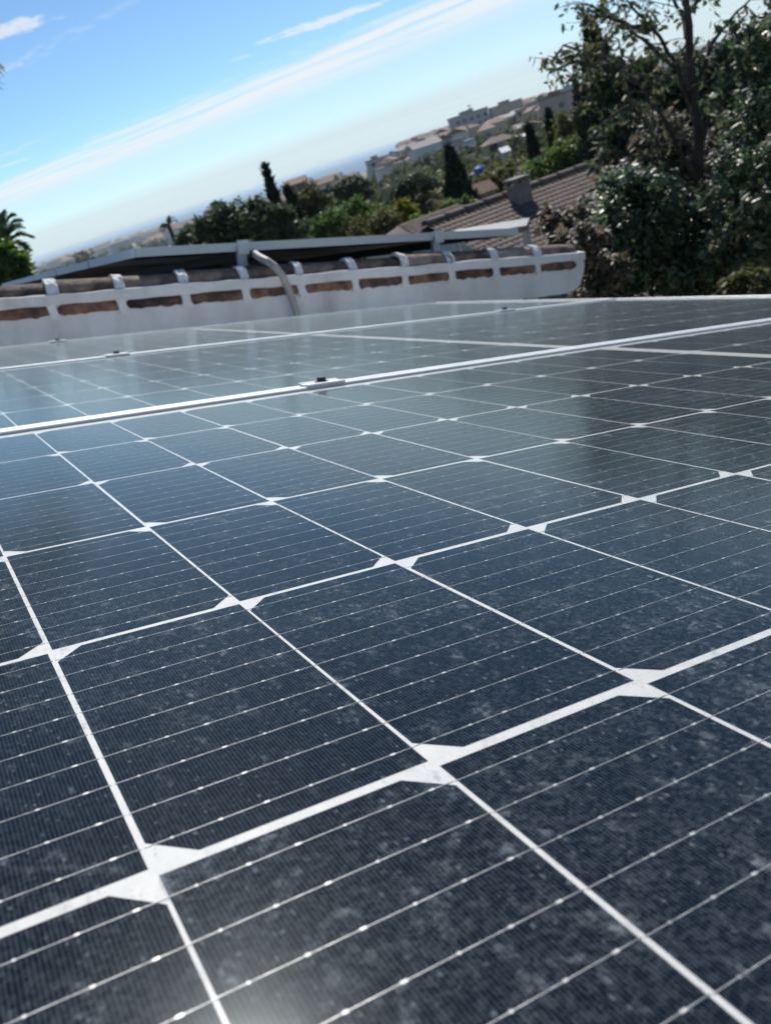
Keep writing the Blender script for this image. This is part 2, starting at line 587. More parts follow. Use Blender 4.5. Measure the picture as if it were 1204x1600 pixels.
def busbar_geo(mb, x, y, pads=True, pw=0.00042):
    w, z = 0.00018, 0.00012
    L0, L1 = x - PI_ / 2 + 0.0002, x + PI_ / 2 - 0.0002
    # a ribbon that is pressed flat, ridge along the middle
    mb.prism([(-w, 0.00003), (w, 0.00003), (w * 0.6, z), (-w * 0.6, z)], lambda a, b: (L0, y + a, b), lambda a, b: (L1, y + a, b))
    if pads:
        for k in range(6):
            px = x + (k - 2.5) * 0.0138
            a = 0.00045 + 0.0002 * ((k * 7) % 3)
            mb.box(px - a, px + a, y - pw, y + pw, 0.00003, 0.00016)


CELL_L, CELL_R = cell_mesh(False), cell_mesh(True)
_mb = MB()
busbar_geo(_mb, 0, 0)
BUSBAR_MESH = _mb.mesh('busbar', BUS)
BUS_Y = [(k - 4) * 0.0183 for k in range(9)]


def frame_prof(h0=-0.033, lip=0.0125):
    # (inward, height)
    return [(0, h0), (0.0018, h0), (0.0018, 0.0012), (lip, 0.0012), (lip, 0.0032), (lip - 0.0008, 0.0040), (0.0008, 0.0040), (0, 0.0032)]


def solar_panel(yc, label, shift, individual=False):
    """module whose first cell row starts at yc - PJ/2; all in roof-slope coordinates"""
    root = thing('solar_panel', label, 'solar panel', PT @ Matrix.Translation((shift, 0, 0)))
    y0, y1 = yc - PJ / 2 - 0.0315, yc + 5.5 * PJ + 0.0315
    prof = frame_prof()
    for nm, f0, f1 in (('frame_rail', lambda a, z: (X0, y0 + a, z), lambda a, z: (X1, y0 + a, z)),
                       ('frame_rail', lambda a, z: (X1, y1 - a, z), lambda a, z: (X0, y1 - a, z)),
                       ('frame_rail', lambda a, z: (X0 + a, y1 - 0.0126, z), lambda a, z: (X0 + a, y0 + 0.0126, z)),
                       ('frame_rail', lambda a, z: (X1 - a, y0 + 0.0126, z), lambda a, z: (X1 - a, y1 - 0.0126, z))):
        mb = MB()
        mb.prism(prof, f0, f1)
        mb.build(nm, ALU, root)
    mb = MB()
    mb.box(X0 + 0.0022, X1 - 0.0022, y0 + 0.0022, y1 - 0.0022, -0.0030, -0.00008)
    mb.build('backsheet', BACK, root)
    mb = MB()
    e = 0.004
    mb.poly([(X0 + e, y0 + e, 0.0010), (X1 - e, y0 + e, 0.0010), (X1 - e, y1 - e, 0.0010), (X0 + e, y1 - e, 0.0010)])
    mb.build('glass_pane', GLASS, root)
    rest = MB()
    count = 0
    jit = random.Random(int(yc * 1000))
    for r in range(6):
        yy = yc + r * PJ + ROW_SHIFT[r]
        for c in range(24):
            xx = cell_x(c)
            cell = link('solar_cell', CELL_L if r % 2 == 1 else CELL_R, root, loc=(xx + jit.uniform(-0.00025, 0.00025), yy + jit.uniform(-0.0004, 0.0004), 0))
            cell.rotation_euler = (0, 0, jit.uniform(-0.0022, 0.0022))
            near = individual and ((r == 0 and c < 5) or (r == 1 and c < 7) or (r == 2 and c < 9) or (r == 3 and c < 10))
            if near and count + 9 <= 300:
                for by in BUS_Y:
                    link('busbar', BUSBAR_MESH, cell, loc=(0, by, 0))
                count += 9
            else:
                for by in BUS_Y:
                    busbar_geo(rest, xx, yy + by, pads=True)
    rest.build('busbar_ribbons', BUS, root, kind='stuff')
    return root


PERIOD = 1.080
YA = -0.5 * PJ
YC_END = None
solar_panel(YA, 'large dusty blue black solar panel filling the foreground, nearest the camera', 0.0, True)
solar_panel(YA + PERIOD, 'middle solar panel of the row of three, between two aluminium frame lines', -0.008)
solar_panel(YA + 2 * PERIOD, 'farthest solar panel of the row of three, beside the whitewashed parapet', -0.004)
Y_AB = YA + 5.5 * PJ + 0.0315 + (PERIOD - 6 * PJ - 0.063) / 2
Y_END = YA + 2 * PERIOD + 5.5 * PJ + 0.0315


def mid_clamp(x, y, label, end=False):
    c = thing('module_clamp', label, 'clamp', PT @ Matrix.Translation((x, y, 0.0041)), 'clamps holding the module frames')
    mb = MB()
    w = 0.016
    if end:
        mb.prism([(-w, 0), (w * 0.4, 0), (w * 0.4, -0.03), (w * 0.7, -0.03), (w * 0.7, 0.003), (-w, 0.003)],
                 lambda a, z: (-0.028, a, z + 0.0002), lambda a, z: (0.028, a, z + 0.0002))
    else:
        mb.prism([(-w, 0.0), (-0.006, 0.0), (-0.006, -0.014), (0.006, -0.014), (0.006, 0.0), (w, 0.0), (w, 0.0025), (w - 0.001, 0.0032), (0.009, 0.0032), (0.008, 0.0022), (-0.008, 0.0022), (-0.009, 0.0032), (-w + 0.001, 0.0032), (-w, 0.0025)],
                 lambda a, z: (-0.028, a, z + 0.0002), lambda a, z: (0.028, a, z + 0.0002))
    mb.build('clamp_plate', ALU, c)
    mb = MB()
    n = 18
    mb.prism([(0.0065 * math.cos(2 * math.pi * i / n), 0.0065 * math.sin(2 * math.pi * i / n)) for i in range(n)],
             lambda a, b: (a, b, 0.0034), lambda a, b: (a * 0.94, b * 0.94, 0.0095))
    mb.build('bolt', BLACK_BOLT, c)
    mb = MB()
    mb.prism([(0.0095 * math.cos(2 * math.pi * i / n), 0.0095 * math.sin(2 * math.pi * i / n)) for i in range(n)],
             lambda a, b: (a, b, 0.0026), lambda a, b: (a, b, 0.0040))
    mb.build('washer', BLACK_BOLT, c)


mid_clamp(0.462, Y_AB, 'aluminium clamp with dark bolt on the nearest frame line')
mid_clamp(0.425, Y_AB + PERIOD, 'small clamp on the middle frame line, left of the hose')
mid_clamp(1.585, Y_AB + PERIOD, 'small clamp on the middle frame line, toward the right end')
mid_clamp(0.46, Y_END + 0.002, 'end clamp on the farthest frame edge beside the parapet', True)
for x, lab in ((0.445, 'aluminium mounting rail under the panels, left one'), (1.585, 'aluminium mounting rail under the panels, right one')):
    r = thing('mounting_rail', lab, 'rail', PT @ Matrix.Translation((x, 0, 0)), 'rails under the near panels')
    mb = MB()
    mb.box(-0.02, 0.02, -0.35, Y_END + 0.06, -0.075, -0.0335)
    mb.build('rail_profile', ALU, r)
    for y in (-0.2, 0.9, 1.9, 2.85):
        mb = MB()
        mb.box(-0.03, 0.03, y - 0.02, y + 0.02, -0.14, -0.0755)
        mb.build('foot', ALU, r)

# ------------------------------------------------------------------ own house: roof deck, walls, parapet with verge tiles
YW = 3.75
SC = (YW + 0.1977) / 3.9977                # parapet measured at y = 3.8, scaled about the eye


def px_(x):
    return PC.x + (x - PC.x) * SC


def pz_(z):
    return PC.z + (z - PC.z) * SC


house = thing('house', 'whitewashed house roof under the solar panels', 'house', PT)
mb = MB()
mb.box(-3.4, 2.55, -3.2, YW - 0.004, -0.30, -0.1405)
mb.build('roof_deck', WHITEWASH, house)

parapet = thing('tiled_parapet', 'whitewashed parapet with two courses of clay tiles behind the solar panels', 'parapet', PT)
zt, zb = pz_(0.158), -0.9
prof = [(-3.0, zb), (px_(2.98), zb), (px_(2.98), pz_(-0.075)), (px_(3.10), pz_(-0.062)), (px_(3.40), pz_(-0.058)), (px_(3.47), pz_(-0.045)), (px_(3.52), pz_(-0.015)), (px_(3.545), pz_(0.05)), (px_(3.555), pz_(0.09)), (px_(3.545), zt), (-3.0, zt)]
mb = MB()
mb.prism(list(reversed(prof)), lambda x, z: (x, YW, z), lambda x, z: (x, YW + 0.26, z))
mb.build('wall', WHITEWASH, parapet)


def barrel(mb, L, r0, r1, y, z, arc=(0, 180), thick=0.012, n=12, rng=random, wob=0.004):
    """half-round tile lying along x from 0 to L"""
    rows = []
    for k in range(5):
        f = k / 4
        r = r0 + (r1 - r0) * f
        row = []
        for rr in (r, r - thick):
            for i in range(n + 1):
                a = rad(arc[0] + (arc[1] - arc[0]) * i / n)
                jit = rng.uniform(-wob, wob) * 0.5
                row.append((L * f, y + (rr + jit) * math.cos(a), z + (rr + jit) * math.sin(a)))
        rows.append(row)
    k0 = len(mb.v)
    m = 2 * (n + 1)
    for row in rows:
        mb.v += row
    for k in range(4):
        a, b = k0 + k * m, k0 + (k + 1) * m
        for i in range(n):
            mb.f.append((a + i, a + i + 1, b + i + 1, b + i))
            j = n + 1 + i
            mb.f.append((a + j + 1, a + j, b + j, b + j + 1))
        mb.f.append((a + n, a + 2 * n + 1, b + 2 * n + 1, b + n))
        mb.f.append((a + n + 1, a, b, b + n + 1))
    for e, fl in ((k0, False), (k0 + 4 * m, True)):
        for i in range(n):
            q = (e + i, e + n + 1 + i, e + n + 2 + i, e + i + 1)
            mb.f.append(q if not fl else tuple(reversed(q)))


def lump(mb, cx, cy, cz, rx, ry, rz, rng, nu=9, nv=6, jit=0.18):
    k0 = len(mb.v)
    for j in range(nv + 1):
        th = math.pi * j / nv
        for i in range(nu):
            ph = 2 * math.pi * i / nu
            s = 1 + rng.uniform(-jit, jit)
            sx = math.copysign(abs(math.sin(th) * math.cos(ph)) ** 0.6, math.sin(th) * math.cos(ph))
            sy = math.copysign(abs(math.sin(th) * math.sin(ph)) ** 0.6, math.sin(th) * math.sin(ph))
            sz = math.copysign(abs(math.cos(th)) ** 0.6, math.cos(th))
            mb.v.append((cx + rx * sx * s, cy + ry * sy * s, cz + rz * sz * s))
    for j in range(nv):
        for i in range(nu):
            a, b = k0 + j * nu + i, k0 + j * nu + (i + 1) % nu
            mb.f.append((a, a + nu, b + nu, b))


JX = [px_(0.291 * k + 0.004) for k in range(-9, 13)]        # joints between the tiles
rg = random.Random(3)
for k in range(len(JX) - 1):
    xa, xb = JX[k], JX[k + 1]
    L = xb - xa
    # upper course: convex barrel tiles laid end to end
    mb = MB()
    r = 0.066 + rg.uniform(-0.007, 0.007)
    barrel(mb, L + 0.03, r, r * 0.9, 0, 0, (0, 180), rng=rg)
    o = mb.build('verge_tile', TILE, parapet, smooth=True)
    o.location = (xa - 0.01, YW + 0.075, pz_(0.160) + rg.uniform(-0.004, 0.004))
    o.rotation_euler = (rg.uniform(-0.05, 0.05), rg.uniform(-0.012, 0.012), rg.uniform(-0.01, 0.01))
    # lower course: the belly of a tile showing between the mortar
    mb = MB()
    n = 12
    top, bot = [], []
    for i in range(n + 1):
        f = i / n
        e = min(1, 0.45 + min(f, 1 - f) * 8)
        x = xa + 0.010 + (L - 0.02) * f
        top.append((x, 0, pz_(0.098) + (0.026 * e + rg.uniform(-0.004, 0.004))))
        bot.append((x, 0, pz_(0.098) - (0.022 * e + rg.uniform(-0.005, 0.005))))
    for i in range(n):
        for (za, zb_, ya, yb) in ((0.0, 0.35, -0.002, -0.010), (0.35, 0.7, -0.010, -0.010), (0.7, 1.0, -0.010, -0.002)):
            def pt(j, f, y):
                return (top[j][0], YW + y, bot[j][2] * (1 - f) + top[j][2] * f)
            mb.poly([pt(i, za, ya), pt(i + 1, za, ya), pt(i + 1, zb_, yb), pt(i, zb_, yb)])
    mb.build('under_tile', TILE_DARK, parapet, smooth=True)
    # mortar: a pad at each joint, over the upper course and down the face
    mb = MB()
    barrel(mb, 0.036 + rg.uniform(0, 0.018), r + 0.007, r + 0.004, 0, 0, (rg.uniform(5, 35), 178), 0.014, rng=rg, wob=0.009)
    o = mb.build('mortar_joint', MORTAR, parapet)
    o.location = (xa - 0.018 + rg.uniform(-0.006, 0.006), YW + 0.072, pz_(0.160))
    o.rotation_euler = (0, rg.uniform(-0.06, 0.06), rg.uniform(-0.12, 0.12))
    mb = MB()
    w0, w1 = 0.017 + rg.uniform(0, 0.006), 0.019 + rg.uniform(0, 0.008)
    sk = rg.uniform(-0.012, 0.004)
    mb.prism([(xa - w0, pz_(0.062)), (xa + w1, pz_(0.060)), (xa + w1 * 0.8 + sk, pz_(0.10)), (xa + w1 + sk * 2, pz_(0.140)), (xa - w0 + sk * 2, pz_(0.142)), (xa - w0 * 0.9 + sk, pz_(0.10))],
             lambda x, z: (x, YW - 0.012, z), lambda x, z: (x, YW + 0.02, z))
    mb.build('mortar_joint', MORTAR, parapet)
# the plaster band between the two courses, its edges drawn by hand
mb = MB()
n = 150
xs = [JX[0] + (px_(3.55) - JX[0]) * i / n for i in range(n + 1)]
up_ = [pz_(0.166) + 0.002 * math.sin(x * 7.3) + 0.0015 * math.sin(x * 23 + 1) + rg.uniform(-0.001, 0.001) for x in xs]
lo_ = [pz_(0.122) + 0.002 * math.sin(x * 9.1 + 2) + 0.0015 * math.sin(x * 31) + rg.uniform(-0.0015, 0.0015) for x in xs]
for i in range(n):
    x, y = xs[i], xs[i + 1]
    mb.poly([(x, YW - 0.014, lo_[i]), (y, YW - 0.014, lo_[i + 1]), (y, YW - 0.012, up_[i + 1]), (x, YW - 0.012, up_[i])])
    mb.poly([(x, YW - 0.012, up_[i]), (y, YW - 0.012, up_[i + 1]), (y, YW + 0.05, up_[i + 1] + 0.008), (x, YW + 0.05, up_[i] + 0.008)])
    mb.poly([(x, YW + 0.004, lo_[i] - 0.003), (y, YW + 0.004, lo_[i + 1] - 0.003), (y, YW - 0.014, lo_[i + 1]), (x, YW - 0.014, lo_[i])])
mb.build('plaster_band', WHITEWASH, parapet)

# the roof behind the parapet, barrel tiles as one corrugated covering


def tile_roof_mesh(name, mat, nx, ny, pitch, course, amp, step, xdir=True):
    """corrugated sheet, x across the channels (nx), y up the slope (ny courses)"""
    sx, sy = 6, 2
    xs = np.linspace(0, nx * pitch, nx * sx + 1)
    ys, zo = [], []
    for k in range(ny):
        ys += [k * course, (k + 0.98) * course]
        zo += [step, 0.0]
    ys, zo = np.array(ys), np.array(zo)
    X, Y = np.meshgrid(xs, ys, indexing='ij')
    Z = amp * np.abs(np.cos(math.pi * X / pitch)) ** 0.8 + zo[None, :] + RNG.normal(0, amp * 0.05, X.shape)
    n, m = X.shape
    idx = np.arange(n * m).reshape(n, m)
    F = np.stack([idx[:-1, :-1], idx[1:, :-1], idx[1:, 1:], idx[:-1, 1:]], -1).reshape(-1, 4)
    return fast_mesh(name, np.stack([X, Y, Z], -1).reshape(-1, 3), F, mat, smooth=False)


back = thing('tiled_roof', 'old clay tile roof behind the parapet under the raised panels', 'roof', PT)
o = link('tile_covering', tile_roof_mesh('tile_covering', TILE, 36, 22, 0.19, 0.30, 0.05, 0.018), back, 'stuff')
o.matrix_local = Matrix.Translation((px_(3.45), YW + 0.2, 0.07)) @ Matrix.Rotation(rad(90), 4, 'Z')
mb = MB()
mb.box(-3.0, px_(3.3), YW + 0.262, 10.5, -0.25, 0.02)
mb.build('roof_slab', WHITEWASH, back)

# house body below
body = MB()
hw = [PT @ Vector(p) for p in ((-3.3, -3.1, -0.3), (2.45, -3.1, -0.3), (2.45, YW - 0.01, -0.3), (-3.3, YW - 0.01, -0.3))]
for i in range(4):
    a, b = hw[i], hw[(i + 1) % 4]
    body.poly([(a.x, a.y, -4.4), (b.x, b.y, -4.4), b, a])
bo = body.build('house_wall', WHITEWASH)
bo.parent = house
bo.matrix_parent_inverse = PT.inverted()
body = MB()
hw = [PT @ Vector(p) for p in ((-2.9, YW + 0.3, -0.2), (2.9, YW + 0.3, -0.2), (2.9, 10.2, -0.2), (-2.9, 10.2, -0.2))]
for i in range(4):
    a, b = hw[i], hw[(i + 1) % 4]
    body.poly([(a.x, a.y, -4.6), (b.x, b.y, -4.6), b, a])
bo = body.build('house_wall', WHITEWASH)
bo.parent = back
bo.matrix_parent_inverse = PT.inverted()

# ------------------------------------------------------------------ raised array behind the parapet
FX0, FY0, FZ = 0.987, 3.88, 0.3397
FL, FW = 2.154, 1.076


def raised_panel(k, label):
    p = thing('raised_solar_panel', label, 'solar panel', PT @ Matrix.Translation((FX0, FY0 + k * (FW + 0.012), FZ)) @ Matrix.Rotation(rad(0.35), 4, 'Y'), 'raised panels behind the parapet')
    pr = [(0, -0.040), (0.002, -0.040), (0.002, -0.004), (0.011, -0.004), (0.011, 0.0), (0, 0.0)]
    for f0, f1 in ((lambda a, z: (0, a, z), lambda a, z: (FL, a, z)), (lambda a, z: (FL, FW - a, z), lambda a, z: (0, FW - a, z)),
                   (lambda a, z: (a, FW - 0.0112, z), lambda a, z: (a, 0.0112, z)), (lambda a, z: (FL - a, 0.0112, z), lambda a, z: (FL - a, FW - 0.0112, z))):
        mb = MB()
        mb.prism(pr, f0, f1)
        mb.build('frame_rail', ALU_DULL, p)
    mb = MB()
    mb.box(0.0025, FL - 0.0025, 0.0025, FW - 0.0025, -0.010, -0.0045)
    mb.build('laminate', DARKBACK, p)


for k, lab in enumerate(('raised solar panel seen from below, its pale frame edge nearest above the parapet', 'second raised panel from the parapet, dark underside', 'third raised panel from the parapet, dark underside', 'fourth raised panel from the parapet, thin grey edge at left', 'fifth and farthest raised panel, thin grey edge at left')):
    raised_panel(k, lab)
for x, lab in ((FX0 + 0.507, 'aluminium bracket post under the raised panel beside the curved hose'), (FX0 + 1.613, 'aluminium bracket post under the right part of the raised panel')):
    p = thing('support_post', lab, 'post', PT @ Matrix.Translation((x, FY0 - 0.006, 0)), 'posts under the raised panels')
    mb = MB()
    mb.box(-0.022, 0.022, 0.018, 0.042, 0.06, FZ - 0.0405 - (x - FX0) * 0.0061)
    mb.build('upright', ALU_DULL, p)
    mb = MB()
    mb.box(-0.028, 0.028, -0.012, -0.0045, FZ - 0.055 - (x - FX0) * 0.0061, FZ + 0.010 - (x - FX0) * 0.0061)
    mb.build('clip', ALU_DULL, p)
    mb = MB()
    mb.box(-0.02, 0.02, 0.0425, 5.6, FZ - 0.085 - (x - FX0) * 0.0061, FZ - 0.0425 - (x - FX0) * 0.0061)
    mb.build('beam', DARKBACK, p)
# flexible conduit coming over the parapet
cp = []
for (u, v, dy) in ((398, 396, 0.10), (406, 402, 0.05), (418, 408, -0.01), (430, 417, -0.045), (441, 431, -0.055), (449, 448, -0.05), (456, 466, -0.045), (462, 484, -0.045), (466, 505, -0.05), (472, 540, -0.05)):
    d = CW @ Vector(((u - 602) / FPX, (v - 800) / FPX, 1))
    loc = PM.transposed() @ d
    s = (YW + dy + 0.1977) / loc.y
    cp.append(d * s)
fine = []
for i in range(len(cp) - 1):
    for k in range(8):
        fine.append(cp[i].lerp(cp[i + 1], k / 8))
rr = [0.0165 + (0.0022 if i % 2 else 0.0) for i in range(len(fine))]
mb = MB()
mb.tube(fine, rr, 12)
ho = mb.build('cable_conduit', CONDUIT, smooth=True)
tag(ho, 'grey corrugated cable hose bending over the whitewashed parapet', 'hose')

# ------------------------------------------------------------------ vegetation
LEAF_GLOSSY = leaf_mat('glossy_leaf', [(0.0, (0.0416, 0.0715, 0.0364)), (0.5, (0.0806, 0.1300, 0.0624)), (0.8, (0.1365, 0.1820, 0.0910)), (1.0, (0.2600, 0.2340, 0.1300))], 0.44, 0.32, 0.65)
LEAF_DARK = leaf_mat('dark_leaf', [(0.0, (0.0338, 0.0520, 0.0286)), (0.7, (0.0715, 0.0975, 0.0520)), (1.0, (0.1300, 0.1430, 0.0780))], 0.55, 0.30, 0.35)
LEAF_BROWN = leaf_mat('dry_leaf', [(0.0, (0.0486, 0.0426, 0.0267)), (0.4, (0.1215, 0.0972, 0.0669)), (0.7, (0.2187, 0.1762, 0.1276)), (1.0, (0.0669, 0.0912, 0.0426))], 0.5, 0.3, 0.4)
LEAF_TWIG = leaf_mat('thin_tree_leaf', [(0.0, (0.0345, 0.0483, 0.0253)), (0.6, (0.0747, 0.0920, 0.0460)), (1.0, (0.1610, 0.1380, 0.0690))], 0.45, 0.4, 0.4)
LEAF_GREEN = leaf_mat('fresh_leaf', [(0.0, (0.035, 0.07, 0.02)), (0.6, (0.08, 0.135, 0.035)), (1.0, (0.15, 0.19, 0.06))], 0.5, 0.4, 0.4)
LEAF_OLIVE = leaf_mat('olive_leaf', [(0.0, (0.045, 0.055, 0.022)), (0.6, (0.10, 0.11, 0.04)), (1.0, (0.19, 0.17, 0.075))], 0.6, 0.35, 0.3)
LEAF_YELLOW = leaf_mat('yellow_leaf', [(0.0, (0.08, 0.09, 0.015)), (0.6, (0.19, 0.19, 0.03)), (1.0, (0.28, 0.24, 0.05))], 0.6, 0.4, 0.3)
LEAF_CYP = leaf_mat('cypress_leaf', [(0.0, (0.0084, 0.0168, 0.0126)), (0.6, (0.0196, 0.0350, 0.0224)), (1.0, (0.0420, 0.0630, 0.0350))], 0.7, 0.1, 0.2)
LEAF_TOWN = leaf_mat('wood_leaf', [(0.0, (0.035, 0.05, 0.025)), (0.6, (0.07, 0.085, 0.045)), (1.0, (0.13, 0.125, 0.075))], 0.7, 0.3, 0.2)


def leaves(centers, size, aspect=0.5, droop=0.25, fine=False, updir=None, flat=False, rng=RNG):
    """centers (n,3) -> verts, faces, tint of folded leaf blades"""
    n = len(centers)
    d = rng.normal(size=(n, 3))
    d[:, 2] = d[:, 2] * 0.6 - droop
    if updir is not None:
        d = d * 0.55 + np.asarray(updir)
    d /= np.linalg.norm(d, axis=1)[:, None]
    a = np.cross(d, (np.array([0, -0.15, 1.0]) + rng.normal(size=(n, 3)) * 0.55) if flat else rng.normal(size=(n, 3)))
    a /= np.linalg.norm(a, axis=1)[:, None]
    nn = np.cross(d, a)
    s = (size * rng.uniform(0.45, 1.4, n))[:, None]
    w = s * aspect * 0.5
    fold = w * 0.45
    tip = centers + d * s
    t = rng.uniform(0, 1, n)
    if not fine:
        l = centers + d * s * 0.45 + a * w + nn * fold
        r = centers + d * s * 0.45 - a * w + nn * fold
        V = np.stack([centers, l, tip, r], 1).reshape(-1, 3)
        k = np.arange(n)[:, None] * 4
        F = np.concatenate([k + [0, 1, 2], k + [0, 2, 3]], 0)
        return V, F, np.repeat(t, 4)
    l1 = centers + d * s * 0.28 + a * w * 0.9 + nn * fold
    l2 = centers + d * s * 0.68 + a * w * 0.75 + nn * fold * 0.8
    r1 = centers + d * s * 0.28 - a * w * 0.9 + nn * fold
    r2 = centers + d * s * 0.68 - a * w * 0.75 + nn * fold * 0.8
    tip = tip - np.array([0, 0, 1.0]) * s * 0.12
    V = np.stack([centers, l1, l2, tip, r2, r1], 1).reshape(-1, 3)
    k = np.arange(n)[:, None] * 6
    F = np.concatenate([k + [0, 1, 2], k + [0, 2, 3], k + [0, 3, 4], k + [0, 4, 5]], 0)
    return V, F, np.repeat(t, 6)


def blob_points(c, r, n, clumps, shell=0.55, spread=0.28, rng=RNG):
    """points of leaf clumps in an ellipsoid: uneven outline, gaps between clumps"""
    r = np.asarray(r, float) * np.ones(3)
    u = rng.normal(size=(clumps, 3))
    u /= np.linalg.norm(u, axis=1)[:, None]
    cc = u * (shell + (1 - shell) * rng.uniform(0, 1, clumps) ** 0.6)[:, None] * rng.uniform(0.82, 1.12, clumps)[:, None]
    w = rng.uniform(0.35, 1, clumps)
    pick = rng.choice(clumps, n, p=w / w.sum())
    off = rng.normal(size=(n, 3)) * spread * rng.uniform(0.4, 1.0, clumps)[pick][:, None]
    return np.asarray(c, float) + (cc[pick] + off) * r


def limb(p0, p1, r0, r1, bend=0.12, n=6, rg=random):
    p0, p1 = Vector(p0), Vector(p1)
    L = (p1 - p0).length
    o = Vector((rg.uniform(-1, 1), rg.uniform(-1, 1), rg.uniform(-0.3, 1))) * bend * L
    pts = [p0.lerp(p1, i / n) + o * math.sin(math.pi * i / n) for i in range(n + 1)]
    rads = [r0 + (r1 - r0) * i / n for i in range(n + 1)]
    return pts, rads


def tree(name, label, cat, base, blobs, mat, leaf, trunk_r=0.12, group=None, aspect=0.5, fine=False, clump_k=14, per=900, droop=0.25, bark=BARK, spread=0.28, shell=0.55, seed=0, updir=None):
    """blobs: list of (centre, radii, leaf factor)"""
    rng = np.random.default_rng(1000 + seed)
    rg2 = random.Random(seed + 5)
    base = Vector(base)
    root = thing(name, label, cat, loc=base, group=group)
    cz = sum((Vector(b[0]) for b in blobs), Vector()) / len(blobs)
    fork = base.lerp(cz, 0.55)
    mb = MB()
    pts, rads = limb(base - Vector((0, 0, 0.3)), fork, trunk_r, trunk_r * 0.7, 0.05, rg=rg2)
    mb.tube([p - base for p in pts], rads, 9)
    mb.build('trunk', bark, root, True)
    P = []
    for c, r, k in blobs:
        c = Vector(c)
        pts, rads = limb(fork, c, trunk_r * 0.55, trunk_r * 0.12, 0.12, rg=rg2)
        mb = MB()
        mb.tube([p - base for p in pts], rads, 6)
        mb.build('branch', bark, root, True)
        P.append(blob_points(c - base, r, int(per * k), max(5, int(clump_k * k ** 0.5)), shell, spread, rng))
    V, F, T = leaves(np.concatenate(P), leaf, aspect, droop, fine, updir, flat=fine, rng=rng)
    link('crown', fast_mesh('crown', V, F, mat, T), root, 'stuff')
    return root


def cypress(label, base, h, r, leaf, n, seed, group='cypresses standing out from the trees', lean=(0, 0), mat=LEAF_CYP):
    rng = np.random.default_rng(2000 + seed)
    base = Vector(base)
    root = thing('cypress_tree', label, 'tree', loc=base, group=group)
    mb = MB()
    mb.tube([(0, 0, -0.3), (lean[0] * 0.4, lean[1] * 0.4, h * 0.4), (lean[0] * 0.9, lean[1] * 0.9, h * 0.9)], [r * 0.16, r * 0.12, 0.02], 8)
    mb.build('trunk', BARK, root, True)
    z = rng.uniform(0, 1, n) ** 0.85
    prof = np.interp(z, [0, 0.08, 0.3, 0.6, 0.85, 1.0], [0.35, 0.8, 1.0, 0.78, 0.36, 0.03])
    a = rng.uniform(0, 2 * math.pi, n)
    wob = 1 + 0.16 * np.sin(a * 3 + z * 17 + seed) + 0.12 * np.sin(z * 41 + a * 2)
    q = r * prof * wob * (0.55 + 0.45 * rng.uniform(0, 1, n) ** 0.5)
    c = np.stack([q * np.cos(a) + lean[0] * z, q * np.sin(a) + lean[1] * z, (0.05 + 0.93 * z) * h], 1)
    V, F, T = leaves(c, leaf, 0.35, 0, False, (0, 0, 1.2), rng=rng)
    link('crown', fast_mesh('crown', V, F, mat, T), root, 'stuff')
    return root


def palm(label, crown, base, nfr, flen, seed, mat=LEAF_GLOSSY, aims=None, trunk_r=0.16):
    rng = np.random.default_rng(3000 + seed)
    rg2 = random.Random(seed)
    crown, base = Vector(crown), Vector(base)
    root = thing('palm_tree', label, 'palm', loc=base)
    mb = MB()
    k = 14
    mb.tube([base.lerp(crown, i / k) - base for i in range(k + 1)], [trunk_r * (1.1 - 0.25 * i / k) + (0.012 if i % 2 else 0) for i in range(k + 1)], 10)
    mb.build('trunk', BARK, root)
    for i in range(nfr):
        if aims and i < len(aims):
            tip = Vector(aims[i]) - base
            L = (tip - (crown - base)).length
            rise = 0.25 * L
        else:
            az = 2 * math.pi * i / nfr + rg2.uniform(-0.2, 0.2)
            el = rg2.uniform(-0.3, 1.2)
            L = flen * rg2.uniform(0.8, 1.1)
            tip = crown - base + Vector((math.cos(az) * math.cos(el), math.sin(az) * math.cos(el), math.sin(el) - 0.25)) * L
            rise = 0.22 * L
        p0 = crown - base
        pts = [p0.lerp(tip, j / 10) + Vector((0, 0, 1)) * rise * math.sin(math.pi * j / 10) for j in range(11)]
        mb = MB()
        mb.tube(pts, [0.022 * (1 - 0.085 * j) for j in range(11)], 5)
        fr = mb.build('frond', BARK, root)
        V, F, T = [], [], []
        m = 34
        for s in (-1, 1):
            for j in range(m):
                f = 0.12 + 0.86 * j / m
                x = f * 10
                a, b = int(x), min(int(x) + 1, 10)
                p = pts[a].lerp(pts[b], x - a)
                d = (pts[min(a + 1, 10)] - pts[max(a - 1, 0)]).normalized()
                side = d.cross(Vector((0, 0, 1))).normalized() * s
                ll = flen * 0.30 * math.sin(math.pi * (0.15 + 0.8 * f)) * rg2.uniform(0.85, 1.1)
                e = p + (side * 0.75 + d * 0.75 + Vector((0, 0, rg2.uniform(-0.5, 0.0)))) * ll
                w = d * 0.018 * flen
                k0 = len(V)
                mid = p.lerp(e, 0.4) + Vector((0, 0, 0.02))
                V += [tuple(p), tuple(mid + w), tuple(e), tuple(mid - w)]
                F += [(k0, k0 + 1, k0 + 2), (k0, k0 + 2, k0 + 3)]
                T += [rg2.random()] * 4
        link('leaflets', fast_mesh('leaflets', np.array(V), np.array(F), mat, np.array(T)), fr, 'stuff')
    return root


def gp(u, v, r):
    """ground point below the pixel's direction at distance r"""
    p = at(u, v, r)
    return Vector((p.x, p.y, gz(p.x, p.y)))


# --- right: the near bushes and the thin tree (backlit, 6 to 11 m away)
def B(u, v, r, px, k=1.0, sq=1.0):
    """crown lobe seen at a pixel, radius given in photograph pixels"""
    rad_m = px * r / FPX
    return (at(u, v, r), (rad_m, rad_m, rad_m * sq), k)


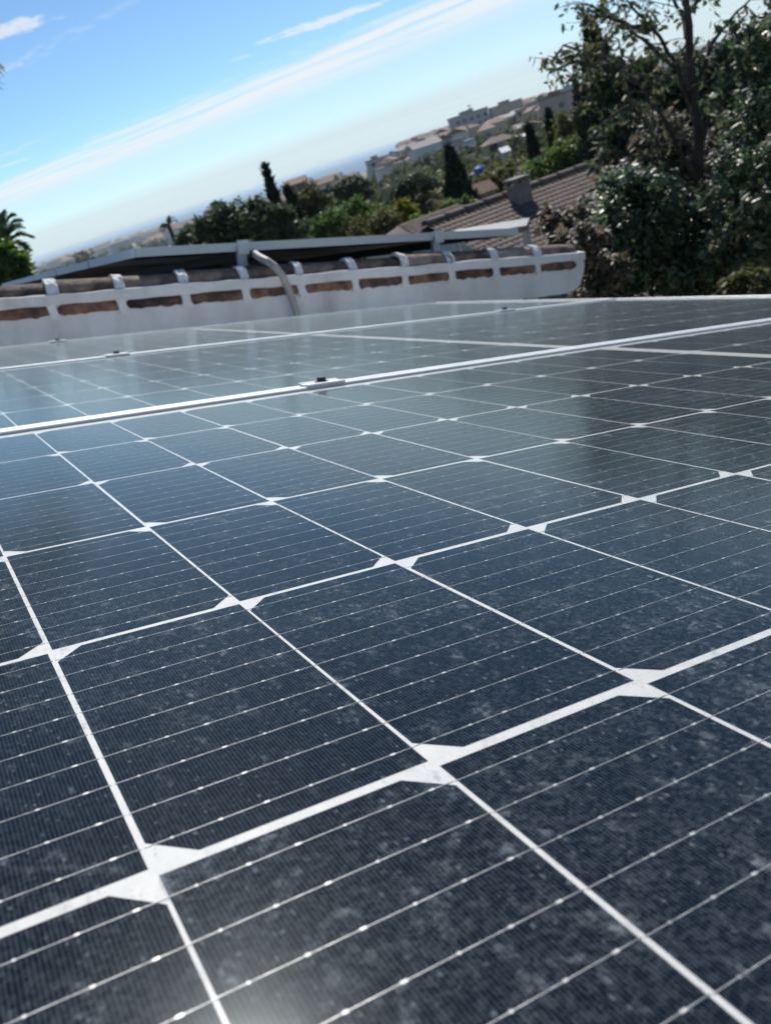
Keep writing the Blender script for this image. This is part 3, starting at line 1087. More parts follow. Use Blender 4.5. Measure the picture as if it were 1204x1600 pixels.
tree('glossy_shrub', 'dense glossy dark green shrub with light glints on its leaves at right', 'shrub', gp(1010, 430, 6.4),
     [B(1000, 345, 6.3, 62, 1.5), B(960, 400, 6.2, 58, 1.3), B(1060, 380, 6.5, 66, 1.4), B(1010, 445, 6.3, 70, 1.4), B(985, 300, 6.5, 38, 0.7), B(1110, 430, 6.4, 70, 1.2)],
     LEAF_GLOSSY, 0.052, 0.06, fine=True, per=2700, clump_k=60, spread=0.16, seed=1)
tree('dry_shrub', 'brownish leafed shrub leaning over the right end of the parapet', 'shrub', gp(910, 440, 5.7),
     [B(905, 385, 5.6, 36, 0.7), B(935, 425, 5.7, 40, 0.8), B(868, 352, 6.6, 26, 0.45), B(940, 455, 5.7, 40, 0.6), B(900, 345, 6.8, 28, 0.4), B(945, 350, 6.6, 34, 0.5)],
     LEAF_BROWN, 0.055, 0.04, fine=True, per=1500, clump_k=26, spread=0.2, seed=2)
tree('dry_shrub', 'tall brown withered shrub behind the glossy green shrub', 'shrub', gp(1050, 300, 7.6),
     [B(1030, 215, 7.5, 40, 0.6), B(1060, 265, 7.4, 45, 0.7), B(1000, 265, 7.5, 30, 0.4), B(1110, 300, 7.3, 48, 0.7), B(960, 290, 7.6, 30, 0.35), B(1130, 240, 7.5, 36, 0.4)],
     LEAF_BROWN, 0.06, 0.05, fine=True, per=1500, clump_k=26, spread=0.2, seed=3)
tree('broadleaf_shrub', 'dark broad leaved shrub at the right edge of the picture', 'shrub', gp(1190, 400, 6.0),
     [B(1185, 300, 6.0, 70, 1.2), B(1215, 390, 6.0, 80, 1.2), B(1150, 410, 6.1, 55, 1.0), B(1190, 205, 6.4, 56, 0.9), B(1190, 130, 6.6, 46, 0.6), B(1200, 60, 6.6, 40, 0.4), B(1150, 150, 6.8, 34, 0.3), B(1160, 70, 6.9, 34, 0.22), B(1150, 345, 6.5, 50, 0.8)],
     LEAF_GLOSSY, 0.052, 0.06, fine=True, per=2500, clump_k=46, spread=0.17, seed=4)
tree('yellowing_shrub', 'low yellowing shrub at the far right beside the panel edge', 'shrub', gp(1180, 450, 5.2),
     [B(1180, 445, 5.2, 34, 0.4), B(1140, 470, 5.2, 36, 0.4), B(1215, 440, 5.2, 36, 0.4)], LEAF_OLIVE, 0.05, 0.03, fine=True, per=1300, clump_k=20, spread=0.2, seed=5)
tree('dark_tree', 'dark dense tree mass behind the bushes at upper right', 'tree', gp(1080, 300, 11),
     [B(1010, 180, 11, 58, 1.2), B(1090, 190, 11, 66, 1.3), B(1155, 200, 11, 56, 0.9), B(980, 235, 10.5, 45, 0.8), B(1130, 280, 10.5, 90, 1.6), B(1040, 330, 10, 85, 1.5), B(955, 330, 10.5, 50, 0.9), B(1200, 330, 10, 90, 1.3), B(955, 120, 11, 34, 0.4), B(1010, 115, 11, 36, 0.35), B(1085, 130, 11, 38, 0.4), B(1150, 125, 11, 44, 0.5), B(1195, 90, 11, 44, 0.5)],
     LEAF_DARK, 0.10, 0.14, per=1900, clump_k=34, spread=0.2, seed=6)
cypress('dark narrow cypress rising left of the thin branched tree', gp(955, 250, 23), 23 * 0.055 - gp(955, 250, 23).z, 0.80, 0.2, 5200, 1, lean=(0.05, 0))


def thin_tree():
    """sparse tree: trunk and limbs drawn through photograph points, leaves strung along the twigs"""
    R0 = 7.2
    rg2 = random.Random(9)
    rng = np.random.default_rng(77)
    base = gp(1105, 440, R0)
    root = thing('thin_branched_tree', 'tall sparse tree with bare thin branches against the sky at right', 'tree', loc=base)

    def path(name, px, r0, r1, parent=root):
        pts = [at(u, v, R0 + dr) - base for u, v, dr in px]
        fine = []
        for i in range(len(pts) - 1):
            for k in range(4):
                fine.append(pts[i].lerp(pts[i + 1], k / 4) + Vector((rg2.uniform(-1, 1), rg2.uniform(-1, 1), 0)) * 0.012)
        fine.append(pts[-1])
        mb = MB()
        mb.tube(fine, [r0 + (r1 - r0) * i / (len(fine) - 1) for i in range(len(fine))], 7)
        mb.build(name, BARK, parent, True)
        return fine
    tr = [base, at(1108, 420, R0), at(1090, 300, R0), at(1091, 200, R0), at(1077, 110, R0), at(1076, 40, R0), at(1066, -40, R0), at(1068, -140, R0)]
    mb = MB()
    mb.tube([p - base for p in tr], [0.05, 0.046, 0.042, 0.036, 0.030, 0.026, 0.02, 0.012], 9)
    mb.build('trunk', BARK, root, True)
    B_ = [
        [(1080, 160, 0), (1050, 90, -.1), (1020, 45, -.2), (990, 12, -.3), (960, -20, -.3)],
        [(1085, 190, 0), (1060, 110, .2), (1000, 60, .3), (950, 18, .3), (905, 15, .2)],
        [(1082, 150, 0), (1110, 70, -.2), (1145, 25, -.3), (1180, -10, -.3)],
        [(1090, 230, 0), (1130, 120, -.2), (1170, 60, -.4), (1215, 20, -.4)],
        [(1094, 300, 0), (1060, 230, -.3), (1000, 130, -.4), (940, 90, -.4), (880, 70, -.4), (862, 95, -.4)],
        [(1000, 130, -.4), (950, 110, -.4), (900, 95, -.5), (858, 112, -.5)],
        [(1075, 70, 0), (1065, 20, .2), (1040, -20, .2), (1020, -60, .2)],
        [(1100, 380, 0), (1060, 290, -.3), (1020, 215, -.4), (985, 160, -.4), (965, 60, -.4)],
        [(1104, 410, 0), (1140, 300, -.3), (1165, 200, -.4), (1180, 120, -.4)],
        [(1020, 45, -.2), (985, 40, -.3), (940, 20, -.3), (915, 5, -.3)],
        [(1072, 30, 0), (1095, -10, .1), (1130, -60, .1)],
    ]
    pts = []
    for b in B_:
        fp = path('branch', b, 0.018, 0.005)
        for k in range(int(len(fp) * 0.35), len(fp)):
            for j in range(2):
                d = Vector((rg2.uniform(-1, 1), rg2.uniform(-1, 1), rg2.uniform(-0.9, 0.5))) * rg2.uniform(0.10, 0.34)
                e = fp[k] + d
                mb = MB()
                mb.tube([fp[k], fp[k] + d * 0.5 + Vector((0, 0, 0.02)), e], [0.004, 0.003, 0.0015], 4, False)
                mb.build('twig', BARK, root)
                m = rg2.randint(3, 10)
                for q in range(m):
                    pts.append(tuple(fp[k] + d * rg2.uniform(0.4, 1.05)))
    P = np.array(pts) + rng.normal(size=(len(pts), 3)) * 0.014
    V, F, T = leaves(P, 0.052, 0.5, 0.8, True, rng=rng)
    link('crown', fast_mesh('crown', V, F, LEAF_TWIG, T), root, 'stuff')


thin_tree()

# --- left: palm with a bush, and the frond of a nearer palm at the top corner
tree('round_bush', 'sunlit green bush below the palm at the left edge', 'bush', gp(5, 430, 13.5),
     [B(-15, 425, 13.5, 45, 1.4), B(25, 425, 13.4, 28, 0.9), B(-60, 420, 13.6, 50, 1.2), B(5, 402, 13.5, 26, 0.6)], LEAF_GREEN, 0.11, 0.06, per=1500, clump_k=26, spread=0.17, seed=21)
pc = at(8, 388, 15)
palm('small palm above the green bush at the left edge', pc, gp(8, 388, 15), 13, 0.62, 4, trunk_r=0.09,
     aims=[at(24, 335, 15), at(54, 370, 15), at(50, 392, 14.8), at(4, 332, 15.2), at(-22, 345, 15), at(-38, 372, 15), at(-45, 395, 15), at(34, 345, 15.2)])
pc2 = at(-260, 30, 15)
palm('tall palm mostly outside the left edge, one frond tip in view at the top corner', pc2, gp(-260, 30, 15), 12, 2.7, 6, trunk_r=0.2,
     aims=[at(9, 108, 15), at(-8, 20, 15.3)])

# --- middle distance trees
mid = [
    # label, name, pixel, r, lobes (u, v, px, k), material
    ('dark green rounded tree left of the pointed cypress', 'rounded_tree', (345, 375), 34, [(345, 352, 30, 1.2), (372, 345, 32, 1.2), (318, 362, 22, 0.7), (390, 352, 30, 1.0)], LEAF_DARK, 0.22),
    ('small tufted tree sticking up at the left end of the tree line', 'tufted_tree', (338, 350), 36, [(338, 328, 14, 0.6), (344, 345, 18, 0.7)], LEAF_DARK, 0.2),
    ('bushy dark tree right behind the hose', 'bushy_tree', (430, 372), 30, [(425, 352, 34, 1.3), (455, 350, 30, 1.0), (405, 338, 26, 0.8)], LEAF_DARK, 0.2),
    ('pale olive tree right of the pointed cypress', 'olive_tree', (492, 340), 46, [(488, 312, 24, 1.0), (500, 330, 26, 0.9), (478, 335, 20, 0.6)], LEAF_OLIVE, 0.22),
    ('dark umbrella shaped pine above the olive green trees', 'umbrella_pine', (552, 330), 60, [(540, 300, 18, 0.9), (562, 296, 20, 0.9), (552, 290, 18, 0.7)], LEAF_DARK, 0.25),
    ('fresh green tree in the middle of the tree line', 'leafy_tree', (540, 360), 38, [(530, 345, 28, 1.1), (560, 340, 30, 1.1), (590, 345, 24, 0.8), (510, 355, 26, 0.8)], LEAF_GREEN, 0.2),
    ('olive green tree between the tree line and the small brown roof', 'leafy_tree', (600, 360), 32, [(575, 355, 26, 0.9), (605, 350, 22, 0.7)], LEAF_OLIVE, 0.18),
    ('bright yellow green bush behind the small brown roof', 'yellow_bush', (635, 345), 42, [(632, 328, 14, 0.7), (588, 332, 10, 0.4), (645, 335, 10, 0.4)], LEAF_YELLOW, 0.16),
    ('dark spreading tree left of the broad cypress', 'spreading_tree', (655, 325), 55, [(640, 300, 24, 1.0), (665, 295, 26, 1.1), (620, 305, 16, 0.5)], LEAF_DARK, 0.24),
    ('green shrub at the foot of the broad cypress', 'green_shrub', (715, 335), 34, [(708, 325, 16, 0.7), (730, 318, 14, 0.6)], LEAF_GREEN, 0.15),
    ('bright green bushes behind the ridge of the brown roof', 'green_shrub', (880, 265), 30, [(850, 265, 22, 0.8), (880, 248, 26, 1.0), (905, 235, 26, 1.0), (920, 255, 24, 0.8)], LEAF_GREEN, 0.15),
    ('pale leafed tree left of the dark narrow cypress', 'leafy_tree', (905, 215), 40, [(900, 200, 28, 1.0), (918, 180, 22, 0.7), (885, 215, 18, 0.6)], LEAF_OLIVE, 0.2),
    ('green tree beyond the brown roof chimney', 'leafy_tree', (770, 290), 44, [(762, 285, 20, 0.8), (782, 270, 18, 0.7), (745, 300, 16, 0.5)], LEAF_OLIVE, 0.2),
    ('low dark tree far left above the raised panel edge', 'rounded_tree', (290, 385), 50, [(285, 372, 12, 0.5), (302, 366, 14, 0.6)], LEAF_DARK, 0.22),
    ('green tree at the left end of the brown roof', 'leafy_tree', (690, 350), 26, [(672, 352, 14, 0.4), (655, 348, 14, 0.4)], LEAF_GREEN, 0.14),
]
for i, (lab, nm, (u, v), r, lobes, mt, lf) in enumerate(mid):
    tree(nm, lab, 'shrub' if ('shrub' in nm or 'bush' == nm[-4:]) else 'tree', gp(u, v, r), [B(a, b, r, p, k, 0.9) for a, b, p, k in lobes], mt, lf, 0.1 + r * 0.003, per=1500, clump_k=20, spread=0.2, seed=40 + i)


def cyp_at(label, tip, foot, r, wpx, seed, n=2600):
    """cypress from a foot pixel up to a tip pixel at distance r"""
    t, f = at(*tip, r), at(*foot, r)
    g = gp(*foot, r)
    cypress(label, g, t.z - g.z, wpx * r / FPX, 0.006 * r + 0.05, n, seed, lean=(t.x - f.x, t.y - f.y))


cyp_at('pointed dark cypress tallest in the tree line, behind the hose', (413, 258), (440, 345), 42, 12, 11)
cyp_at('blunt dark cypress leaning beside the pointed cypress', (447, 293), (475, 360), 40, 15, 12)
cyp_at('broad dark cypress standing behind the small brown roof', (701, 232), (722, 315), 38, 25, 13, 4200)
cyp_at('tall dark narrow cypress right of the white roofed shed', (826, 198), (840, 262), 42, 11, 14)
cyp_at('narrow dark cypress at the left of the pale leafed tree', (856, 175), (868, 240), 43, 10, 15)
cyp_at('small bluish cypress on the skyline beside the peach building', (898, 128), (905, 165), 120, 7, 16, 1400)
# palm silhouette in the tree line
palm('small dark palm on the skyline above the raised panel edge', at(264, 352, 60), gp(264, 360, 60), 12, 0.8, 14, LEAF_DARK, trunk_r=0.13)

# ------------------------------------------------------------------ neighbour's brown roof with chimney


def slope_quad(pts):
    a, b, c, d = pts
    return a, b, c, d


RIDGE_A, RIDGE_B = at(690, 343, 15.0), at(950, 258, 17.2)
RIDGE_B.z = RIDGE_A.z - 0.0
nb = thing('brown_roofed_house', 'low house with brown tiled roof and chimney behind the raised panels', 'house', loc=RIDGE_A)
dirr = (RIDGE_B - RIDGE_A)
dirr.z = 0
dirr.normalize()
front = Vector((dirr.y, -dirr.x, 0))
if front.y > 0:
    front = -front
RIDGE_A -= dirr * 0.35
nb.location = RIDGE_A
RL = 7.6
slope = rad(20)
down = front * math.cos(slope) - Vector((0, 0, 1)) * math.sin(slope)
zax = dirr.cross(down)
if zax.z < 0:
    zax = -zax
# corrugated covering: local x along the ridge, local y up the slope
Rm = Matrix((dirr, -down, dirr.cross(-down))).transposed().to_4x4()
o = link('tile_covering', tile_roof_mesh('tile_covering', ROOFTILE, 72, 30, 0.105, 0.15, 0.018, 0.013), nb, 'stuff')
o.matrix_local = Matrix.Translation(down * 4.5) @ Rm
back_dn = -front * math.cos(slope) - Vector((0, 0, 1)) * math.sin(slope)
mb = MB()
e = dirr * RL
mb.poly([Vector((0, 0, -0.02)), e + Vector((0, 0, -0.02)), e + back_dn * 4.2, back_dn * 4.2])
mb.build('rear_slope', ROOFTILE, nb)
for i in range(19):
    mb = MB()
    barrel(mb, 0.43, 0.10, 0.088, 0, 0, (0, 180), 0.014, 8)
    q = mb.build('ridge_tile', ROOFTILE, nb, smooth=True)
    q.matrix_local = Matrix.Translation(dirr * (0.4 * i) + Vector((0, 0, -0.01))) @ Matrix((dirr, Vector((0, 0, 1)).cross(dirr), Vector((0, 0, 1)))).transposed().to_4x4()
NWALL = noisy_mat('pale_render', [(0.3, (0.55, 0.52, 0.47)), (0.7, (0.66, 0.63, 0.58))], 1.5, 0.9)
mb = MB()
f4, b4 = down * 4.3, back_dn * 4.0
cs = [dirr * 0.25 + f4, dirr * (RL - 0.25) + f4, dirr * (RL - 0.25) + b4, dirr * 0.25 + b4]
for i in range(4):
    a, b = cs[i], cs[(i + 1) % 4]
    zlo = -3.6
    if i in (1, 3):
        tpk = dirr * (RL - 0.25 if i == 1 else 0.25) + Vector((0, 0, -0.08))
        mb.poly([(a.x, a.y, zlo), (b.x, b.y, zlo), b - Vector((0, 0, .06)), tpk, a - Vector((0, 0, .06))])
    else:
        mb.poly([(a.x, a.y, zlo), (b.x, b.y, zlo), b - Vector((0, 0, .06)), a - Vector((0, 0, .06))])
mb.build('wall', NWALL, nb)
CHIM = noisy_mat('chimney_render', [(0.3, (0.19, 0.165, 0.145)), (0.7, (0.29, 0.26, 0.23))], 6, 0.9)


def oriented(origin, fx, fy, mbv):
    return origin


ch = MB()
tch = (at(782, 302, 15.9) - RIDGE_A).dot(dirr)
cO = dirr * tch + front * 0.35
M4 = Matrix.Translation(cO) @ Matrix((dirr, Vector((0, 0, 1)).cross(dirr), Vector((0, 0, 1)))).transposed().to_4x4()
ch.box(-0.15, 0.15, -0.13, 0.13, -0.35, 0.13)
ch.box(-0.18, 0.18, -0.16, 0.16, 0.131, 0.16)
for sx in (-0.12, 0.12):
    for sy in (-0.10, 0.10):
        ch.box(sx - 0.035, sx + 0.035, sy - 0.035, sy + 0.035, 0.161, 0.23)
ch.box(-0.18, 0.18, -0.16, 0.16, 0.231, 0.265)
o = ch.build('chimney', CHIM, nb)
o.matrix_local = M4

# small hipped roof left of it
HA = at(652, 341, 24)
hr = thing('small_hipped_roof', 'small brown tiled hip roof left of the large brown roof', 'roof', loc=HA)
o = link('tile_covering', tile_roof_mesh('tile_covering', ROOFTILE, 18, 8, 0.105, 0.15, 0.018, 0.013), hr, 'stuff')
s2 = rad(24)
dn2 = front * math.cos(s2) - Vector((0, 0, 1)) * math.sin(s2)
o.matrix_local = Matrix.Translation(-dirr * 0.6 + dn2 * 1.2) @ Matrix((dirr, -dn2, dirr.cross(-dn2))).transposed().to_4x4()
for sg, x0 in ((1, 1.29), (-1, -0.6)):
    mb = MB()
    a = dirr * x0
    lo = dirr * (x0 + sg * 0.9) + dn2 * 1.2
    mb.poly([a, a + dn2 * 1.2, lo] if sg > 0 else [a, lo, a + dn2 * 1.2])
    mb.poly([a, lo, dirr * (x0 + sg * 0.9) - front * 1.1 - Vector((0, 0, .5)), a - front * 1.1 - Vector((0, 0, .5))])
    mb.build('hip_slope', ROOFTILE, hr)
mb = MB()
for sg in (0, 1):
    pass
mb.box(-1.3, 1.95, -0.95, 0.95, -3.6, -0.52)
o = mb.build('wall', NWALL, hr)
o.matrix_local = Matrix((dirr, Vector((0, 0, 1)).cross(dirr), Vector((0, 0, 1)))).transposed().to_4x4()

# pale metal canopy seen just above the right end of the raised panel
cnp = thing('metal_canopy', 'pale flat metal canopy above the right end of the raised panel', 'canopy', loc=at(766, 363, 8.6))
PALE = noisy_mat('pale_sheet_metal', [(0.3, (0.12, 0.135, 0.15)), (0.7, (0.17, 0.185, 0.20))], 3, 0.6, 0.0)
mb = MB()
mb.box(-0.36, 0.36, -0.2, 0.2, 0.0, 0.045)
mb.build('roof_sheet', PALE, cnp)
for sx in (-0.33, 0.33):
    for sy in (-0.17, 0.17):
        mb = MB()
        mb.box(sx - 0.02, sx + 0.02, sy - 0.02, sy + 0.02, -3.6, -0.0005)
        mb.build('post', ALU_DULL, cnp)
cnp.rotation_euler = (rad(2), rad(6), rad(-20))
# blue water tank on a rooftop beyond the broad cypress
bt = thing('water_tank', 'small blue water tank right of the broad cypress', 'tank', loc=at(753, 281, 48))
BLUE = noisy_mat('blue_plastic', [(0.3, (0.03, 0.10, 0.36)), (0.7, (0.05, 0.15, 0.45))], 4, 0.4)
mb = MB()
n = 16
mb.tube([(0, 0, 0), (0, 0, 0.08), (0, 0, 0.62), (0, 0, 0.72)], [0.26, 0.30, 0.30, 0.16], n)
mb.build('tank_shell', BLUE, bt)
mb = MB()
mb.tube([(0, 0, 0.7205), (0, 0, 0.77)], [0.11, 0.10], n)
mb.build('lid', BLUE, bt)
mb = MB()
mb.box(-0.34, 0.34, -0.34, 0.34, -3.2, -0.001)
mb.build('plinth', NWALL, bt)
# brown shed roof under it
sh = thing('brown_shed', 'low brown roofed shed between the broad cypress and the chimney', 'shed', loc=at(738, 300, 40))
mb = MB()
for sg in (-1, 1):
    mb.poly([(-0.9, 0, 0.30), (0.9, 0, 0.30), (0.9, sg * 0.7, -0.12), (-0.9, sg * 0.7, -0.12)])
mb.build('roof', TILE_DARK, sh)
mb = MB()
mb.box(-0.8, 0.8, -0.6, 0.6, -3.0, -0.13)
mb.build('wall', CHIM, sh)
sh.rotation_euler = (0, 0, 0.2)

# ------------------------------------------------------------------ the town
WALLS = [noisy_mat('town_wall_' + n, [(0.3, tuple(c * 0.88 for c in col)), (0.7, col)], 0.4, 0.9) for n, col in
         (('white', (0.68, 0.66, 0.64)), ('cream', (0.56, 0.50, 0.42)), ('peach', (0.52, 0.38, 0.31)), ('grey', (0.42, 0.42, 0.43)), ('sand', (0.44, 0.39, 0.32)))]
ROOFS = [noisy_mat('town_roof_' + n, [(0.3, tuple(c * 0.8 for c in col)), (0.7, col)], 0.6, 0.9) for n, col in
         (('clay', (0.23, 0.15, 0.115)), ('brown', (0.17, 0.125, 0.105)), ('pale', (0.36, 0.33, 0.30)))]
PANE = noisy_mat('window_glass', [(0.3, (0.02, 0.025, 0.03)), (0.7, (0.05, 0.06, 0.07))], 2, 0.15)


def unit_box(name, mat):
    mb = MB()
    mb.box(-0.5, 0.5, -0.5, 0.5, 0, 1)
    return mb.mesh(name, mat)


def unit_roof(name, mat, kind):
    mb = MB()
    if kind == 'hip':
        q = [(-0.56, -0.58, 0), (0.56, -0.58, 0), (0.56, 0.58, 0), (-0.56, 0.58, 0)]
        a, b = (-0.22, 0, 1), (0.22, 0, 1)
        mb.poly([q[0], q[1], b, a]); mb.poly([q[1], q[2], b]); mb.poly([q[2], q[3], a, b]); mb.poly([q[3], q[0], a])
        mb.poly(list(reversed(q)))
    elif kind == 'gable':
        q = [(-0.55, -0.58, 0), (0.55, -0.58, 0), (0.55, 0.58, 0), (-0.55, 0.58, 0)]
        a, b = (-0.55, 0, 1), (0.55, 0, 1)
        mb.poly([q[0], q[1], b, a]); mb.poly([q[1], q[2], b]); mb.poly([q[2], q[3], a, b]); mb.poly([q[3], q[0], a])
        mb.poly(list(reversed(q)))
    else:
        mb.box(-0.52, 0.52, -0.52, 0.52, 0, 0.3)
        mb.box(-0.2, 0.15, -0.2, 0.2, 0.301, 1.0)
    return mb.mesh(name, mat)


WALL_ME = [unit_box('wall', m) for m in WALLS]
ROOF_ME = {(k, i): unit_roof('roof', m, k) for k in ('hip', 'gable', 'flat') for i, m in enumerate(ROOFS)}
WIN_ME = unit_box('window', PANE)
WNAMES = ('white', 'cream', 'peach', 'grey', 'sandy')
RNAMES = ('reddish', 'brown', 'pale')


def house_at(x, y, w, d, h, rz, wi, kind, ri, label, group, windows=0, z=None, name='town_house', cat='house'):
    z = gz(x, y) if z is None else z
    o = thing(name, label, cat, loc=(x, y, z - 0.5), group=group)
    o.rotation_euler = (0, 0, rz)
    wl = link('wall', WALL_ME[wi], o)
    wl.scale = (w, d, h + 0.5)
    rf = link('roof', ROOF_ME[(kind, ri)], o)
    rh = {'hip': 0.22, 'gable': 0.24, 'flat': 0.0}[kind] * min(w, d) + (1.6 if kind == 'flat' else 0)
    rf.location = (0, 0, h + 0.5)
    rf.scale = (w, d, rh)
    if windows:
        floors = max(1, int(h / 3))
        cols = max(2, int(w / 3.2))
        for fl in range(floors):
            for c in range(cols):
                wn = link('window', WIN_ME, o)
                wn.scale = (1.5, 0.16, 1.5)
                wn.location = (-w / 2 + w * (c + 0.5) / cols, -d / 2, 0.5 + 0.9 + fl * 3.0)
    return o


rg = random.Random(21)
placed = []


def free(x, y, s):
    for a, b, q in placed:
        if (a - x) ** 2 + (b - y) ** 2 < (0.6 * (q + s)) ** 2:
            return False
    placed.append((x, y, s))
    return True


# hillside on the right, 130 to 640 m away
cnt = 0
tries = 0
while cnt < 300 and tries < 9000:
    tries += 1
    az = rad(rg.uniform(4.6, 31.0))
    r = 290 + 350 * rg.random()
    if math.degrees(az) < 8 and r < 400:
        continue
    x, y = r * math.sin(az), r * math.cos(az)
    w, d = rg.uniform(5, 9.5), rg.uniform(5, 7.5)
    if not free(x, y, max(w, d)):
        continue
    wi = rg.choice([0, 0, 1, 1, 2, 3, 4])
    kind = rg.choice(['hip', 'gable', 'gable', 'flat'])
    ri = rg.choice([0, 0, 1, 2]) if kind != 'flat' else 2
    h = rg.choice([3.2, 5.8, 6.2]) if r < 450 else rg.choice([4, 6, 7.5])
    dg = math.degrees(az)
    where = ('low on' if r < 390 else 'halfway up' if r < 510 else 'near the top of') + ' the ' + ('left end' if dg < 9 else 'left half' if dg < 12.5 else 'middle' if dg < 16 else 'right half')
    lab = 'small %s house, %s %s roof, %s of the hill' % (WNAMES[wi], RNAMES[ri], kind, where)
    house_at(x, y, w, d, h, rg.uniform(-0.5, 0.5) + rg.choice([0, 1.57]), wi, kind, ri, lab, 'houses on the hillside')
    cnt += 1
# coast town on the left, 900 to 4000 m away
cnt = 0
tries = 0
while cnt < 230 and tries < 9000:
    tries += 1
    az = rad(rg.uniform(-17.5, 4.5))
    st = 1 + 1.3 * float(sstep(-math.degrees(az), 3, 14))
    r = (750 + 1900 * rg.random()) * st * 0.97
    x, y = r * math.sin(az), r * math.cos(az)
    w, d = rg.uniform(16, 42), rg.uniform(14, 24)
    if gz(x, y) < SEA_Z + 2 or not free(x, y, max(w, d)):
        continue
    wi = rg.choice([0, 0, 0, 1, 2, 3])
    kind = rg.choice(['flat', 'flat', 'hip', 'gable'])
    ri = rg.choice([0, 1]) if kind != 'flat' else 2
    h = rg.choice([7, 9, 12, 15, 18])
    dg = math.degrees(az)
    where = ('near side' if r / st < 1300 else 'middle' if r / st < 1900 else 'shore side') + ' of the coast town, ' + ('far left' if dg < -11 else 'left' if dg < -5 else 'centre' if dg < 0 else 'right')
    lab = 'tiny %s block, %s %s roof, %s' % (WNAMES[wi], RNAMES[ri], kind, where)
    house_at(x, y, w, d, h, rg.uniform(-0.6, 0.6), wi, kind, ri, lab, 'blocks of the coast town', name='town_block', cat='building')
    cnt += 1
# buildings one can pick out
named = [
    # label, pixel of base centre, r, w, d, top pixel v offset, wall, kind, roof
    ('boxy grey building on the skyline with a mast', (738, 214), 430, 16, 12, 10.0, 3, 'flat', 2),
    ('wide stepped greenish grey building highest on the skyline', (795, 194), 430, 14, 11, 8.5, 4, 'flat', 2),
    ('long grey apartment block right of the stepped building', (838, 190), 380, 13, 9, 6.0, 3, 'flat', 2),
    ('peach coloured building with flat roof at the right end of the skyline', (872, 174), 300, 9, 8, 4.5, 2, 'flat', 0),
    ('long pale building below the skyline left of the mast', (680, 226), 480, 18, 10, 4.5, 1, 'gable', 0),
    ('tall dark grey block at the left end of the hill town', (592, 272), 420, 8, 9, 6.5, 3, 'flat', 2),
    ('whitish group of flats below the dark grey block', (614, 280), 330, 10, 8, 4.5, 0, 'flat', 2),
    ('white flat roofed villa behind the broad cypress', (722, 244), 260, 8, 7, 3.2, 0, 'flat', 2),
    ('sand coloured villa right of the broad cypress', (782, 240), 190, 6, 5, 2.4, 4, 'hip', 1),
    ('cream house with white end wall above the tan slope', (510, 300), 300, 8, 7, 3.0, 1, 'gable', 0),
    ('pinkish house beside the leaning cypress', (470, 312), 150, 3.6, 4, 2.6, 2, 'gable', 0),
    ('pale house low among the olive green trees', (528, 338), 75, 2.6, 3, 1.6, 0, 'gable', 0),
]
for lab, (u, v), r, w, d, h, wi, kind, ri in named:
    p = at(u, v, r)
    z = p.z
    o = house_at(p.x, p.y, w, d, h, -math.atan2(p.x, p.y) + rg.uniform(-0.25, 0.25), wi, kind, ri, lab, None, 1, z, 'hill_building', 'building')
    g = gz(p.x, p.y)
    if z - 0.5 > g:      # terrace wall down to the hillside
        tw = link('terrace_wall', WALL_ME[4], o)
        tw.scale = (w * 1.1, d * 1.1, z - 0.5 - g + 1.0)
        tw.location = (0, 0, -(z - 0.5 - g) - 1.0 - 0.003)
p = at(738, 188, 430)
ms = MB()
ms.tube([(0, 0, -2), (0, 0, 7)], [0.35, 0.2], 6)
for zz in (3.5, 5.0, 6.3):
    ms.box(-1.2, 1.2, -0.12, 0.12, zz, zz + 0.2)
o = ms.build('antenna_mast', WALLS[3])
o.location = p
tag(o, 'thin antenna mast on the boxy grey skyline building', 'mast')
# white sheds that catch the sun
for lab, (u, v), r, w, d in (('long white roofed shed glinting in the sun', (812, 212), 150, 2.4, 1.6), ('small white roofed shed low on the hillside', (788, 232), 120, 1.1, 1.2), ('white caravan roof near the pale leafed tree', (884, 190), 110, 1.1, 1.2)):
    p = at(u, v, r)
    s = thing('white_shed', lab, 'shed', loc=p)
    s.rotation_euler = (0, 0, -math.atan2(p.x, p.y) + 0.2)
    mb = MB()
    mb.box(-w / 2, w / 2, -d / 2, d / 2, -4, -0.45)
    mb.build('wall', WALLS[3], s)
    mb = MB()
    mb.poly([(-w / 2 - .1, -d / 2 - .1, -0.44), (w / 2 + .1, -d / 2 - .1, -0.44), (w / 2 + .1, d / 2 + .1, 0.15), (-w / 2 - .1, d / 2 + .1, 0.15)])
    mb.poly([(-w / 2 - .1, -d / 2 - .1, -0.36), (w / 2 + .1, -d / 2 - .1, -0.36), (w / 2 + .1, d / 2 + .1, 0.23), (-w / 2 - .1, d / 2 + .1, 0.23)])
    mb.build('roof', MORTAR, s)


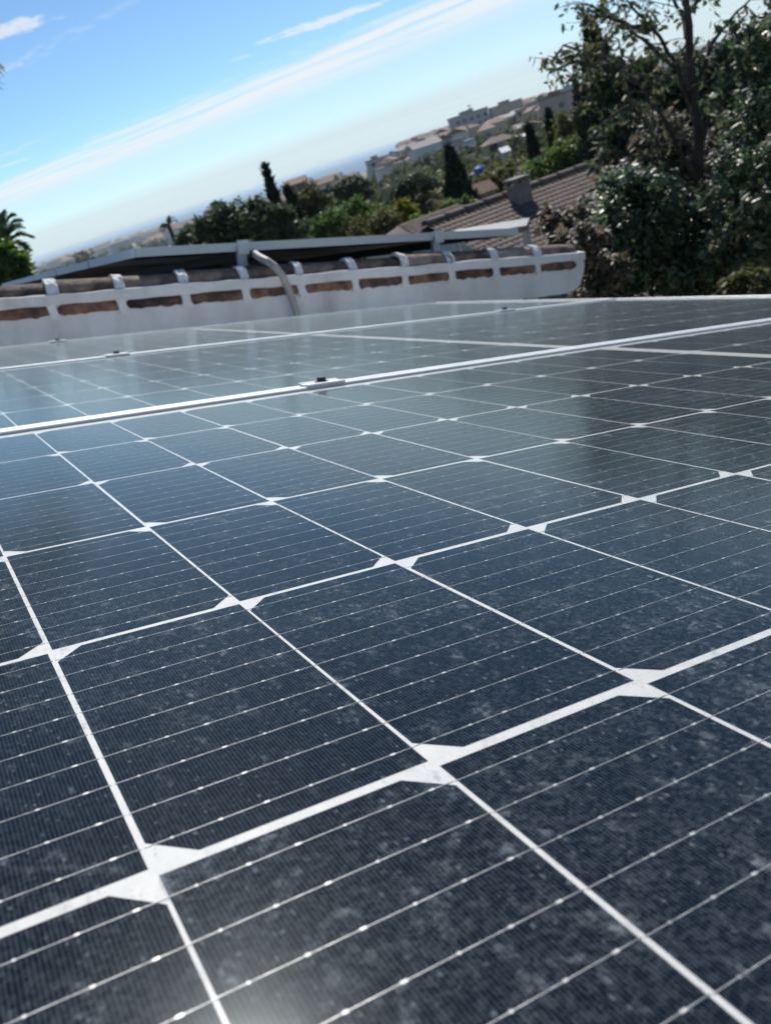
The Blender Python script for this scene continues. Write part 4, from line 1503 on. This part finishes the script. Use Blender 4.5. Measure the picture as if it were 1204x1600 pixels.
# woods between the houses: one mass
def woods(name, label, n_tree, az0, az1, r0, r1, size, leaf, per, seed, mat):
    rng = np.random.default_rng(seed)
    az = np.radians(rng.uniform(az0, az1, n_tree))
    r = r0 + (r1 - r0) * rng.uniform(0, 1, n_tree)
    x, y = r * np.sin(az), r * np.cos(az)
    z = ground_h(x, y)
    keep = np.ones(n_tree, bool)
    for a, b, q in placed:
        keep &= (x - a) ** 2 + (y - b) ** 2 > (0.5 * q) ** 2
    keep &= z > SEA_Z + 2
    x, y, z = x[keep], y[keep], z[keep]
    n = len(x)
    s = size * rng.uniform(0.6, 1.4, n)
    P = []
    for i in range(n):
        u = rng.normal(size=(per, 3))
        u /= np.linalg.norm(u, axis=1)[:, None]
        u *= rng.uniform(0.45, 1.05, per)[:, None]
        P.append(np.array([x[i], y[i], z[i] + s[i] * 0.9]) + u * s[i] * np.array([1, 1, 0.9]))
    V, F, T = leaves(np.concatenate(P), leaf, 0.9, 0.1, rng=rng)
    T = np.clip(T * 0.5 + np.repeat(rng.uniform(0, 0.6, n), per * 4), 0, 1)
    o = link(name, fast_mesh(name, V, F, mat, T), kind='stuff')
    tag(o, label, 'wood')


woods('hillside_wood', 'scattered trees between the houses of the hillside', 760, 3.5, 34, 120, 620, 2.5, 1.4, 100, 5, LEAF_TOWN)
woods('valley_wood', 'mass of garden trees in the valley beyond the roofs', 380, -20, 36, 45, 130, 1.7, 0.55, 190, 6, LEAF_OLIVE)
woods('coast_wood', 'hazy trees between the blocks of the coast town', 240, -19, 4, 420, 3600, 4.5, 3.2, 60, 8, LEAF_TOWN)
woods('garden_hedge', 'dark garden hedge below the roofs', 120, -22, 40, 11, 24, 1.0, 0.22, 420, 9, LEAF_DARK)

# ------------------------------------------------------------------ hazy air
hz = bpy.data.materials.new('hazy_air')
hz.use_nodes = True
t = hz.node_tree
t.nodes.clear()
pv = nd(t, 'ShaderNodeVolumePrincipled', i_Density=0.0001, i_Anisotropy=0.0)
pv.inputs['Color'].default_value = (0.80, 0.91, 1.0, 1)
ou = nd(t, 'ShaderNodeOutputMaterial')
t.links.new(pv.outputs[0], ou.inputs['Volume'])
mb = MB()
mb.box(-31000, 31000, -31000, 31000, -61, 14)
ho = mb.build('haze', hz, kind='stuff')
